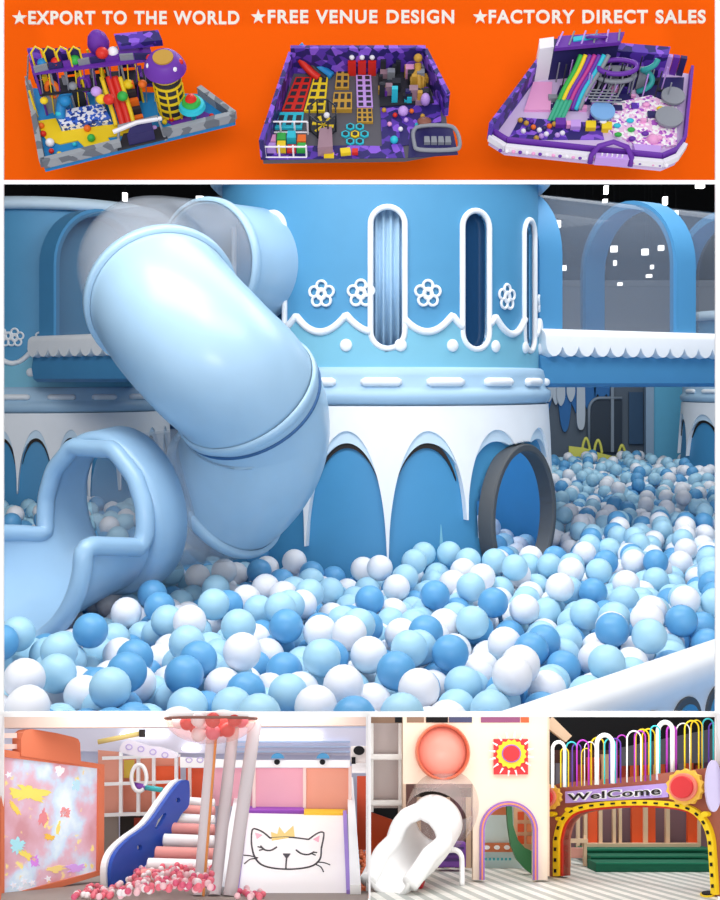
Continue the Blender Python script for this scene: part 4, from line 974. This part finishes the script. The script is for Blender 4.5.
# hoops standing on the arch beam
HC = {'W': ('white', mWt), 'Y': ('yellow', mYlw), 'C': ('turquoise', M('hoop_turquoise', '35C5CC', .4)), 'V': ('violet', M('hoop_violet', '6A3FB4', .4)), 'M': ('magenta', M('hoop_magenta', 'B836C0', .4))}
hoops = [(65, 112, 125, 'W', 13), (97, 127, 150, 'Y', 5), (118, 160, 125, 'C', 6), (142, 176, 132, 'V', 5), (160, 206, 118, 'M', 6), (178, 216, 150, 'Y', 4), (190, 231, 125, 'W', 4), (216, 266, 108, 'Y', 6), (238, 300, 98, 'W', 17), (268, 311, 112, 'C', 6), (288, 331, 112, 'V', 6), (316, 356, 98, 'M', 5), (356, 411, 82, 'W', 6), (386, 428, 82, 'M', 6), (390, 442, 76, 'Y', 6), (416, 466, 74, 'Y', 6), (448, 484, 62, 'C', 6), (478, 534, 48, 'W', 18), (512, 548, 62, 'M', 8), (549, 602, 52, 'W', 5), (582, 637, 42, 'Y', 6), (606, 650, 40, 'Y', 5), (652, 694, 34, 'C', 6), (676, 716, 50, 'V', 6)]
pos_ = ['leftmost']+[w_+' from left' for w_ in ('second', 'third', 'fourth', 'fifth', 'sixth', 'seventh', 'eighth', 'ninth')]
cnt = {}
for i, (x0, x1, yt, c_, w_) in enumerate(hoops):
    k = 3.913; X0, X1, Y0 = x0/k+536, x1/k+536, yt/k+710; t = 2.86+.012*(i % 4); yb_ = 788-(X0-553)*.075; ry = (X1-X0)/2*1.15; xm = (X0+X1)/2; rx = (X1-X0)/2
    t = 2.92-(X0-553)*.0009+.012*(i % 4)
    pts = [(X0, yb_), (X0, (yb_+Y0+ry)/2)]+[(xm+rx*cos(R_(a)), Y0+ry+ry*sin(R_(a))) for a in range(180, 361, 15)]+[(X1, (yb_+Y0+ry)/2), (X1, yb_-.075*(X1-X0))]
    o_ = B().tube([wp(x, max(y, 716.5), t) for x, y in pts], w_/k/2*t/F, 8).build('hoop', HC[c_][1], None, True)
    th = 'thick' if w_ > 10 else 'thin'; key = (th, c_); n = cnt.get(key, 0); cnt[key] = n+1
    tag(o_, f'{th} {HC[c_][0]} hoop standing above the welcome arch, {pos_[n]} of the {th} {HC[c_][0]} ones', 'hoop', 'coloured hoops above the welcome arch')
# steps and back structure under the arch
st = thing('green_steps', 'dark green carpeted steps seen through the welcome arch', 'steps', fl(650, 869))
mGr = M('carpet_green', '14694F', .8); mGr2 = M('carpet_green_tread', '1C7D5E', .8)
for y0, y1, t0, t1, xl in ((849.5, 857, 3.52, 3.7, 586), (856.5, 863.5, 3.40, 3.52, 591), (863, 871, 3.28, 3.40, 596)):
    pan(B(), rect(xl, y0, 716, y1+1), t0, t1-t0).build('step', mGr, st); pan(B(), rect(xl, y0-.3, 716, y0+1.2), t0-.006, .01).build('nosing', mGr2, st)
bs = thing('back_frame', 'beige framed wall with plum panels and orange columns behind the green steps', 'wall panel', wp(640, 850, 3.68))
pan(B(), rect(545, 800, 717, 851), 3.72, .02).build('plum_wall', M('plum_wall', '8B6A72', .6), bs)
for x0, x1 in ((588, 597.5), (632, 643), (648, 655.5), (688, 697)): pan(B(), rect(x0, 806, x1, 846), 3.66, .02).build('orange_column', mOrg, bs)
for x0, x1 in ((577, 580), (584, 587.5), (599, 602.5), (613, 616), (619, 622), (643.5, 648), (666, 670), (698, 701)): pan(B(), rect(x0, 806, x1, 847), 3.65, .02).build('beige_post', mBeige, bs)
pan(B(), rect(584, 843.5, 700, 849.8), 3.62, .04).build('beige_bench', mBeige, bs)
rl = thing('beige_rail', 'beige low rail with pink cushion beside the green steps', 'rail', fl(574, 866))
for x in (568, 584): pan(B(), rect(x, 836, x+3, 866), 3.45, .02).build('post', mBeige, rl)
pan(B(), rect(563, 839, 588, 843), 3.44, .02).build('bar', mBeige, rl); pan(B(), rect(571, 848, 584, 858), 3.5, .02).build('cushion', M('frame_pink', 'E9A79A', .5), rl)
up = thing('upper_gallery', 'dark red and grey gallery wall seen between the coloured hoops', 'wall panel', wp(640, 800, 3.74))
rr = random.Random(5)
pan(B(), rect(552, 750, 717, 806), 3.75, .01).build('gallery_wall', M('gallery_brown', '55302A', .7), up)
x = 556
while x < 714:
    w_ = rr.uniform(4, 9); c_ = rr.choice((('gallery_red', 'A8351E'), ('gallery_orange', 'D8552A'), ('gallery_grey', '77707A'), ('gallery_beige', 'D9B08C'), ('gallery_plum', '5C3A52'))); pan(B(), rect(x, 752+rr.uniform(0, 14), min(x+w_, 716), 800), 3.72, .02).build('gallery_panel', M(*c_, .6), up); x += w_+rr.uniform(1, 4)
pan(B(), ((620, 748), (717, 728), (717, 762), (620, 766)), 3.6, .01).build('grey_canopy', M('canopy_grey', '5F5E66', .5), up)
tag(pan(B(), ((548, 721), (553, 717), (572, 736), (566, 742), (548, 728)), 3.1, .03).build('beige_brace', mBeige), 'beige slanting brace at the top right of the cream tower', 'brace')
tag(opan(B(), [(714+8*cos(2*pi*k/30), 786+26*sin(2*pi*k/30)) for k in range(30)], Plane(wp(714, 786, 2.66), -FV), .012).build('lavender_disc', M('disc_lavender', 'D9CFF2', .5)), 'pale lavender disc cut off by the right edge beside the welcome arch', 'disc')
fd = thing('floor_plate', 'small dark oval plate with a yellow rim at the lower right corner', 'plate', fl(708, 895)); B().prism([fl(708+8*cos(2*pi*k/20), 895+2.6*sin(2*pi*k/20)) for k in range(20)], UV*.003).build('rim', mYlw, fd); B().prism([fl(708+6.4*cos(2*pi*k/20), 895+2*sin(2*pi*k/20), .003) for k in range(20)], UV*.002).build('plate', mInk, fd)

# ================================================================ LEFT CASE: pink room with projection wall and cat slide
mSalm = M('salmon_frame', 'DE7A56', .5); mPink = M('pink_panel', 'F2AFC0', .55); mPch = M('peach_panel', 'F3A68E', .55); mLil = M('lilac_trim', 'C9B8EA', .5)
BP = oplane(wp(4, 820, 2.76), wp(104, 820, 3.0))
pr = thing('projection_wall', 'orange framed interactive projection wall with a glowing pastel picture', 'screen', fl(60, 893))
sc = [(4.5, 757), (99.5, 768.5), (98.5, 871), (4.5, 896)]
opan(B(), [(1, 749), (104.5, 764.5), (104, 874), (3, 905), (1, 905)], BP, .03, [sc]).build('frame', mSalm, pr)
def proj():
    m = M('projection', 'E3B4BC', .6, var=0); nt = m.node_tree; N = nt.nodes; L = nt.links; b = N['Principled BSDF']; tc = N.new('ShaderNodeTexCoord')
    n1 = N.new('ShaderNodeTexNoise'); n1.inputs['Scale'].default_value = 9; n1.inputs['Detail'].default_value = 6; n2 = N.new('ShaderNodeTexNoise'); n2.inputs['Scale'].default_value = 38; n2.inputs['Detail'].default_value = 3
    mp_ = N.new('ShaderNodeMapping'); mp_.inputs['Location'].default_value = (3.1, 1.7, .4)
    L.new(tc.outputs['Object'], n1.inputs['Vector']); L.new(tc.outputs['Object'], mp_.inputs[0]); L.new(mp_.outputs[0], n2.inputs['Vector'])
    r1 = N.new('ShaderNodeValToRGB'); e = r1.color_ramp.elements; e[0].position = .34; e[0].color = (*rgb('CB939C'), 1); e[1].position = .68; e[1].color = (*rgb('E4F2FA'), 1); q = e.new(.5); q.color = (*rgb('D9B2C2'), 1); q = e.new(.58); q.color = (*rgb('C9DDF0'), 1)
    r2 = N.new('ShaderNodeValToRGB'); e = r2.color_ramp.elements; e[0].position = .63; e[0].color = (0, 0, 0, 1); e[1].position = .7; e[1].color = (1, 1, 1, 1)
    mx = N.new('ShaderNodeMix'); mx.data_type = 'RGBA'; mx.inputs[7].default_value = (*rgb('F3E08A'), 1); L.new(n1.outputs['Fac'], r1.inputs[0]); L.new(n2.outputs['Fac'], r2.inputs[0]); L.new(r2.outputs[0], mx.inputs[0]); L.new(r1.outputs[0], mx.inputs[6])
    L.new(mx.outputs[2], b.inputs['Base Color']); L.new(mx.outputs[2], b.inputs['Emission Color']); b.inputs['Emission Strength'].default_value = .2; return m
scr = opan(B(), sc, BP, .01, lift=-.008).build('screen', proj(), pr); scr['label'] = 'glowing pastel pink and white projected picture'
rj = random.Random(2)
def blob(pts, c, nm='projected_shape'):
    cx_ = sum(p[0] for p in pts)/len(pts); cy_ = sum(p[1] for p in pts)/len(pts); q_ = smooth2(pts, 6, True); q_ = [(cx_+(x-cx_)*k_, cy_+(y-cy_)*k_) for x, y in q_ for k_ in (rj.uniform(.5, 1.12),)]
    opan(B(), q_, BP, .002, lift=-.0065).build(nm, M('glow_'+c, c, .6, emit=.15, var=0), scr)
def pc(l): return [(x/3.789, y/3.789+710) for x, y in l]
blob(pc([(50, 300), (90, 280), (150, 290), (210, 325), (180, 350), (110, 345), (60, 335)]), 'F2DE6A'); blob(pc([(45, 345), (60, 350), (88, 392), (72, 396), (50, 372)]), 'F4D55E'); blob(pc([(40, 500), (70, 480), (105, 505), (95, 540), (60, 545)]), 'A9E4F0'); blob(pc([(80, 525), (130, 545), (150, 572), (120, 575), (85, 550)]), 'F2DE6A'); blob(pc([(120, 555), (150, 550), (158, 590), (122, 598)]), 'D98BE8')
blob(pc([(215, 220), (255, 215), (240, 250), (228, 255)]), 'FFFFFF'); blob(pc([(180, 465), (215, 480), (210, 498), (180, 490)]), 'F0C24E'); blob(pc([(165, 380), (180, 375), (195, 430), (150, 435)]), 'E58C92'); blob(pc([(225, 425), (238, 425), (232, 470), (222, 470)]), 'F4E07A'); blob(pc([(185, 595), (255, 590), (245, 615), (190, 615)]), 'F2D98A'); blob(pc([(235, 375), (272, 370), (270, 405), (240, 408)]), 'E89A9A'); blob(pc([(285, 275), (305, 262), (312, 300), (285, 305)]), 'BDE6F6'); blob(pc([(260, 590), (330, 585), (320, 612), (270, 618)]), 'D9A8F0')
for x, y in ((40, 245), (230, 235), (250, 390), (100, 650), (60, 665), (130, 655), (190, 640), (85, 680)):
    q = pc([(x+(14 if k % 2 else 6)*cos(k*pi/5), y+(14 if k % 2 else 6)*sin(k*pi/5)) for k in range(10)]); opan(B(), q, BP, .002, lift=-.0065).build('projected_star', M('glow_F4F6FF', 'F4F6FF', .6, emit=.15, var=0), scr)
opan(B(), [(20, 756), (20, 739), (22, 733), (26, 730), (31, 729), (55, 733), (72, 737), (77, 739), (79, 743), (80, 765)], BP, .03, lift=.004).build('top_cap', mSalm, pr)
for y in (733, 744): opan(B(), rect(2, y, 20, y+5), BP, .015, lift=-.01).build('top_rail', M('rail_pale', 'F0D8CE', .5), pr)
# ceiling beam
struct('trim_3', pan(B(), ((2, 715), (367, 715), (367, 725.5), (2, 728)), 2.80, .06), M('beam_beige', 'E3C9BC', .6))
# back lattice shelf
ls = thing('lattice_shelf', 'white lattice shelf with pink and peach panels behind the blue slide side', 'shelf', fl(140, 868))
pan(B(), ((98, 750), (122, 752), (122, 812), (98, 814)), 3.56, .01).build('pink_panel', M('lattice_peach', 'E9A08A', .55), ls); pan(B(), rect(122, 757, 180, 812), 3.6, .01).build('back_panel', M('lattice_peach2', 'E2937A', .55), ls); pan(B(), rect(124, 760, 134, 778), 3.58, .01).build('yellow_panel', M('lattice_yellow', 'D8C04C', .5), ls); pan(B(), rect(156, 766, 180, 800), 3.57, .01).build('orange_panel', mOrg, ls)
for x in (120.5, 138, 153.5, 176): pan(B(), rect(x-1.6, 752, x+1.6, 816), 3.52, .015).build('post', mWt, ls)
for y in (755, 781, 812): pan(B(), ((102, y+1.5), (180, y-1), (180, y+2), (102, y+5)), 3.515, .015).build('shelf_bar', mWt, ls)
pan(B(), rect(102, 815, 118, 868), 3.54, .01).build('grey_panel', M('lattice_grey', '9A8F86', .6), ls); pan(B(), rect(120, 816, 180, 868), 3.56, .01).build('dark_panel', mDark, ls); pan(B(), rect(134, 818, 152, 840), 3.55, .01).build('red_panel', M('lattice_red', '9E3A26', .6), ls)
rg = thing('play_ring', 'white oval ring with a purple and teal tube on the lattice shelf', 'ring', wp(139, 792, 3.4))
B().tube([wp(139+7.5*cos(2*pi*k/28), 778+13.5*sin(2*pi*k/28), 3.42) for k in range(28)], .0055, 8, True).build('ring', mWt, rg, True); B().tube([wp(134, 785, 3.44), wp(146, 787.5, 3.42)], .008, 10).build('purple_tube', M('tube_purple', '8E4CB8', .4), rg, True); B().tube([wp(146, 787.5, 3.42), wp(162, 790, 3.40)], .007, 10).build('teal_tube', M('tube_teal', '49C2C6', .4), rg, True)
yp = thing('yellow_pole', 'pale yellow slanting pole with a dark clip under the ceiling beam', 'pole', wp(120, 740, 3.2)); B().tube([wp(98, 742, 3.2), wp(143, 733, 3.2)], .0065, 8).build('pole', M('pole_yellow', 'E8CF82', .5), yp, True); pan(B(), rect(139, 729.5, 144, 737), 3.19, .02).build('clip', mDark, yp)
cb = thing('cloud_bumper', 'white padded bumper with faint lilac circles on top of the lattice shelf', 'bumper', wp(148, 760, 3.4)); pan(B(), smooth2([(121, 745), (128, 740), (140, 743), (150, 746), (160, 747), (174, 752), (176, 758), (150, 757), (122, 753)], 4, True), 3.42, .03).build('bumper', M('bumper_white', 'F4EDF8', .5), cb)
for x, y in ((129, 747), (141, 749), (153, 752), (165, 755)): B().tube([wp(x+3*cos(2*pi*k/16), y+2.6*sin(2*pi*k/16), 3.415) for k in range(16)], .0016, 6, True).build('lilac_circle', mLil, cb, True)
# ceiling, strip lamps
struct('ceiling', pan(B(), ((2, 728), (367, 728), (367, 756), (2, 750)), 3.74, .01), M('ceiling_lilac', 'E3E4F6', .6))
for x0, x1, y in ((254, 322, 735.5), (120, 168, 733), (182, 200, 747)):
    tag(pan(B(), rect(x0, y, x1, y+3), 3.72, .012).build('strip_lamp', M('strip_glow', 'FFFFFF', .5, emit=2.2, var=0)), {254: 'long white strip lamp above the cat slide', 120: 'white strip lamp behind the yellow pole', 182: 'short white strip lamp left of the posts'}[x0], 'lamp')
for y in (741, 746, 751): struct('trim_4', pan(B(), rect(225, y, 350, y+1.6), 3.73, .008), M('ceiling_blue', 'B9D0F2', .6))
# pink wall unit above the slide
pu = thing('pink_wall_unit', 'pink and peach panelled wall with white frame above the cat slide', 'wall panel', wp(300, 812, 3.46))
pan(B(), rect(186, 768, 253, 806), 3.5, .01).build('orange_panel', M('unit_orange', 'E4572E', .55), pu); pan(B(), rect(213, 768, 256, 806), 3.49, .01).build('pink_panel', mPink, pu); pan(B(), rect(254, 768, 304, 811), 3.46, .01).build('pink_panel', mPink, pu); pan(B(), rect(304, 768, 350, 814), 3.46, .01).build('peach_panel', mPch, pu)
for x in (189.5, 254, 304.5, 350): pan(B(), rect(x-1.6, 766, x+1.6, 812), 3.45, .012).build('post', M('post_blush', 'F8DCD4', .5), pu)
pan(B(), ((180, 757), (236, 760), (350, 760), (350, 767.5), (180, 767.5)), 3.44, .03).build('top_rail', mWt, pu)
for x in (189, 200): B().tube([wp(x+3*cos(2*pi*k/16), 760+2.4*sin(2*pi*k/16), 3.43) for k in range(16)], .0014, 6, True).build('lilac_circle', mLil, pu, True)
for nm, x in (('left', 277.5), ('right', 323)):
    bc = thing('toy_car', f'blue domed toy bump with black wheel on the white rail, {nm} one', 'toy', wp(x, 762, 3.42)); pan(B(), [(x+6.5*cos(R_(a)), 758.5-5.5*sin(R_(a))) for a in range(0, 181, 15)], 3.42, .02).build('dome', M('dome_blue', '2F8FC4', .4), bc); B().prism([wp(x-.6+2.8*cos(2*pi*k/18), 762+2.8*sin(2*pi*k/18), 3.425) for k in range(18)], FV*.012).build('wheel', mInk, bc)
# cat slide
p1, p2 = wp(295, 813, 3.42), fl(295, 893); CS = Plane(p1, XV.cross(p2-p1)); CS.n = CS.n if CS.n.dot(CAM-p1) > 0 else -CS.n
cs = thing('cat_slide', 'white slide decorated with a sleeping crowned cat face', 'slide', p2)
opan(B(), ((248.5, 813), (343, 815), (347, 896), (238, 896)), CS, .015).build('slide_bed', M('slide_white', 'FDF6F4', .35), cs)
opan(B(), ((248, 808.5), (304, 809.5), (304, 812.5), (248, 812.5)), CS, .02, lift=.006).build('purple_lip', M('lip_purple', 'A254C8', .5), cs); opan(B(), ((304, 811), (345, 811.5), (345, 815.5), (304, 815)), CS, .02, lift=.006).build('yellow_lip', M('lip_yellow', 'F2C230', .5), cs)
opan(B(), ((343, 815), (346.5, 815), (350.5, 896), (346.5, 896)), CS, .03, lift=.012).build('purple_edge', M('edge_purple', '9C7FD0', .5), cs)
opan(B(), ((347, 786), (353, 786), (361, 897), (350, 897)), CS, .03, lift=.025).build('white_side_rail', mWt, cs); opan(B(), ((238, 786), (243, 786), (228, 897), (216, 897)), CS, .03, lift=.02).build('white_side_rail', mWt, cs); opan(B(), ((243, 800), (248, 812), (238, 897), (229, 897)), CS, .02, lift=.008).build('purple_edge', M('edge_purple', '9C7FD0', .5), cs)
def cc(l): return [(x/3.75+180, y/3.75+710) for x, y in l]
mLn = M('cat_line', '3A3438', .6, var=0)
def line(l, r=.0021, closed=False, n=6): B().tube(catmull([CS.hit(x, y, .001) for x, y in cc(l)], n, closed), r, 6, closed).build('cat_line', mLn, cs, True)
line([(268, 470), (272, 450), (285, 448), (312, 460), (338, 482)]); line([(338, 482), (410, 479), (482, 487)]); line([(482, 487), (515, 464), (536, 460), (539, 475), (530, 520)]); line([(530, 520), (524, 562), (485, 590), (400, 599), (320, 588), (283, 558), (269, 510), (268, 470)])
line([(303, 512), (318, 526), (340, 528), (362, 516)]); line([(436, 527), (455, 540), (480, 544), (502, 534)])
for l in (((306, 518), (292, 514)), ((312, 524), (297, 528)), ((494, 540), (508, 546)), ((500, 535), (514, 536))): line(l, .0016, n=1)
line([(400, 556), (398, 575), (397, 597)]); line([(238, 546), (262, 548), (292, 556)], .0014); line([(242, 578), (262, 562), (290, 558)], .0014); line([(512, 572), (540, 574), (562, 582)], .0014); line([(508, 580), (528, 590), (538, 608)], .0014)
opan(B(), cc([(386, 541), (414, 541), (402, 557), (398, 557)]), CS, .002, lift=.002).build('cat_nose', mLn, cs); opan(B(), cc([(345, 490), (341, 460), (365, 468), (372, 440), (392, 466), (425, 436), (430, 476)]), CS, .002, lift=.002).build('cat_crown', M('crown_gold', 'EBCB7A', .5), cs)
opan(B(), cc([(282, 462), (308, 470), (288, 484)]), CS, .002, lift=.0015).build('ear_pink', mPink, cs); opan(B(), cc([(524, 472), (500, 486), (520, 496)]), CS, .002, lift=.0015).build('ear_pink', mPink, cs)
# projector and right edge
pj = thing('projector', 'small white projector with a black lens at the top right of the cat slide', 'projector', wp(358, 768, 3.1))
pan(B(), rect(350.5, 746, 367, 763), 3.1, .06).build('body', M('projector_white', 'EFE6E2', .4), pj, bevel=.004); B().prism([wp(359+5.6*cos(2*pi*k/20), 750.5+4.6*sin(2*pi*k/20), 3.085) for k in range(20)], FV*.02).build('lens', mInk, pj); pan(B(), rect(351.5, 757, 355.5, 764), 3.09, .02).build('foot', mInk, pj); pan(B(), rect(352, 763, 367, 773), 3.12, .05).build('mount', mWt, pj)
tag(pan(B(), rect(357, 776, 368, 850), 3.5, .02).build('orange_wall_panel', M('unit_orange', 'E4572E', .55)), 'orange wall panel right of the cat slide at the divider', 'wall panel')
# three padded posts
mPost = M('post_grey_vinyl', 'CDC3C6', .55); mPost2 = M('post_seam_orange', 'D88A4A', .6)
for nm, xt, yt, xb, hw_, t in (('left post of three, with an orange seam, ', 212, 736, 199, 5.4, 2.80), ('middle post of three, ', 234, 724, 214.5, 5.6, 2.86), ('right post of three, ', 255, 724, 230, 6.2, 2.78)):
    po = thing('padded_post', f'grey padded {nm}before the cat slide', 'post', fl(xb, 896)); a, b_ = wp(xt, yt, t), fl(xb, 896)
    B().tube([a, b_], hw_*t/F, 20).build('post', mPost, po, True, autos=50)
    if nm[0] == 'l': B().tube([a+XV*hw_*t/F*.8-FV*.009, b_+XV*hw_*t/F*.8-FV*.009], .003, 6).build('seam', mPost2, po)
# hanging clear bowl of balls
hb = thing('hanging_bowl', 'clear hanging bowl filled with pink and red balls under the ceiling beam', 'bowl', wp(211, 742, 2.74))
hc = wp(211, 718.5, 2.74)
B().ball(hc, 44*2.74/F, CA, 32, 10, k=(1, .8, .54), half=(-pi/2, 0)).build('bowl', M('bowl_clear', 'E0A096', .08, alpha=.26, var=0), hb, True)
B().tube([hc+XV*(44*2.74/F*cos(2*pi*k/40))+FV*(44*2.74/F*.8*sin(2*pi*k/40)) for k in range(40)], .003, 6, True).build('rim', M('rim_brown', '8A5A4E', .5), hb, True)
rp = random.Random(4); k = 0; r0 = .0165; PS = []
mB3 = {'pink': M('ball_pink', 'EE7384', .4, var=0), 'red': M('ball_red', 'E03A34', .4, var=0), 'white': M('ball_pearl', 'FBEFF0', .4, var=0), 'rose': M('ball_rose', 'DE5C7C', .4, var=0), 'orange': M('ball_orange', 'F08050', .4, var=0), 'blush': M('ball_blush', 'F7C6CC', .4, var=0)}
def ballmesh(nm, r, mt, sub=2):
    bm = bmesh.new(); bmesh.ops.create_icosphere(bm, subdivisions=sub, radius=r); me = bpy.data.meshes.new(nm); bm.to_mesh(me); bm.free(); me.polygons.foreach_set('use_smooth', [True]*len(me.polygons)); me.materials.append(mt); return me
bmsh = {c: ballmesh('bowl_ball', r0, mB3[c], 3) for c in ('pink', 'red', 'white')}
for _ in range(4000):
    u, v_, w_ = rp.uniform(-1, 1), rp.uniform(-1, .5), rp.uniform(-1, 0); R0 = 44*2.74/F
    e = (abs(u)+r0/R0*1.05)**2+(abs(v_)+r0/R0*1.3)**2+(abs(w_)+r0/R0*1.45)**2
    if e > 1 or w_ > -.05: continue
    p = hc+XV*u*R0+FV*v_*R0*.8+UV*w_*R0*.54
    if any((p-q).length < 1.72*r0 for q in PS): continue
    PS.append(p); c = rp.choice(('pink', 'red', 'red', 'pink', 'red', 'white')); o = bpy.data.objects.new('bowl_ball', bmsh[c]); col.objects.link(o); o.location = p
    tag(o, f'{c} ball lying in the clear hanging bowl', 'ball', f'{c} balls in the hanging bowl')
    if len(PS) > 44: break
# soft roller stairs
sr = thing('roller_stairs', 'climbing stairs of pink and white soft rollers beside the blue side panel', 'stairs', fl(180, 880))
for i, (xl, y, t) in enumerate(((188, 803, 3.34), (182, 811, 3.28), (177, 820, 3.22), (170, 829.5, 3.16), (163, 841, 3.09), (155, 854, 3.02), (147, 866, 2.96), (140, 877, 2.91))):
    r_ = (4.6+i*.28)*t/F; B().tube([wp(xl, y-1, t), wp(xl+1, y-1, t), wp(214, y+1, t), wp(215, y+1, t)], [r_*.7, r_, r_, r_*.7], 16).build('roller', [mWt, M('roller_pink', 'E99A94', .5)][i % 2 == 1], sr, True, autos=50)
# blue side panel
BLP = oplane(wp(112, 880, 2.90), wp(188, 800, 3.22))
bpn = thing('blue_side_panel', 'curved blue side panel with white edge and round holes beside the roller stairs', 'side panel', fl(112, 888))
ob = smooth2([(182, 781), (187, 780), (189.5, 784), (189, 805), (181, 815), (169, 838), (158, 850), (148, 866), (137, 873.5), (122, 886)], 4)+smooth2([(112, 888.5), (111.5, 868), (117, 852), (130, 838.5), (149, 824), (165, 802), (176, 787), (182, 781)], 4)[:-1]
hol = [[(178.3+2.2*cos(2*pi*k/14), 800+2.6*sin(2*pi*k/14)) for k in range(14)], [(139.8+2.6*cos(2*pi*k/14), 847.5+3.2*sin(2*pi*k/14)) for k in range(14)], [(155, 828.5), (157, 829.5), (160.5, 826), (166.5, 815), (166, 812.5), (163.5, 813.5), (158, 820)]]
opan(B(), ob, BLP, .010, hol).build('blue_face', M('panel_royal_blue', '2A52B4', .45), bpn)
opan(B(), [(x-1.6, y-.6) for x, y in ob], BLP, .014, hol, lift=-.011).build('white_core', mWt, bpn)
# balls on the floor
PB_ = {c: ballmesh('floor_ball', .0068, mB3[c], 2) for c in ('pink', 'white', 'rose', 'blush')}; OB = ballmesh('floor_ball', .0068, mB3['orange'], 2)
def inside(x, y, poly):
    c = False
    for i in range(len(poly)):
        (x1, y1), (x2, y2) = poly[i-1], poly[i]
        if (y1 > y) != (y2 > y) and x < (x2-x1)*(y-y1)/(y2-y1)+x1: c = not c
    return c
PS = []; n_ = 0
regs = [([(66, 899), (92, 886), (112, 889), (130, 879), (148, 864), (162, 858), (212, 856), (214, 899)], 'beside the roller stairs', 290, ('pink', 'white', 'rose', 'pink', 'blush')), ([(236, 899), (240, 889), (264, 892), (266, 899)], 'at the foot of the cat slide', 16, ('pink', 'rose', 'blush'))]
for poly, where, nmax, cs_ in regs:
    n_ = 0
    for _ in range(26000):
        x, y = rp.uniform(60, 270), rp.uniform(860, 899)
        if not inside(x, y, poly): continue
        h = .0075 if x < 112 or x > 230 else .0075+.014*rp.random()+.026*max(0, min(1, (x-112)/60))
        p = fl(x, y+h*300, h)
        if any((p-q).length < .0131 for q in PS): continue
        PS.append(p); c = rp.choice(cs_); o = bpy.data.objects.new('floor_ball', PB_[c]); col.objects.link(o); o.location = p; tag(o, f'tiny {c} ball on the floor {where}', 'ball', f'{c} floor balls {where}'); n_ += 1
        if n_ >= nmax: break
for _ in range(600):
    x, y = rp.uniform(360, 367), rp.uniform(852, 897); p = wp(x, y, 3.1-(y-852)*.007)+FV*rp.uniform(0, .01)
    if any((p-q).length < .0133 for q in PS): continue
    PS.append(p); o = bpy.data.objects.new('floor_ball', OB); col.objects.link(o); o.location = p; tag(o, 'tiny orange ball piled between the cat slide and the divider', 'ball', 'orange balls beside the cat slide')

# unseen fill lights added to brighten the two cases
def lamp(nm, p, aim, sx, sy, e, c=(1, 1, 1)): area(nm, p, aim, sx, sy, e, c)
lamp('case_fill_left', wp(200, 690, 2.75), fl(200, 880), .6, .12, 1.15, (1, .95, .93)); lamp('case_fill_right', wp(545, 690, 2.75), fl(545, 885), .6, .12, .95, (1, .97, .93))

print('floor balls', len([o for o in col.objects if o.name.startswith('floor_ball')]))
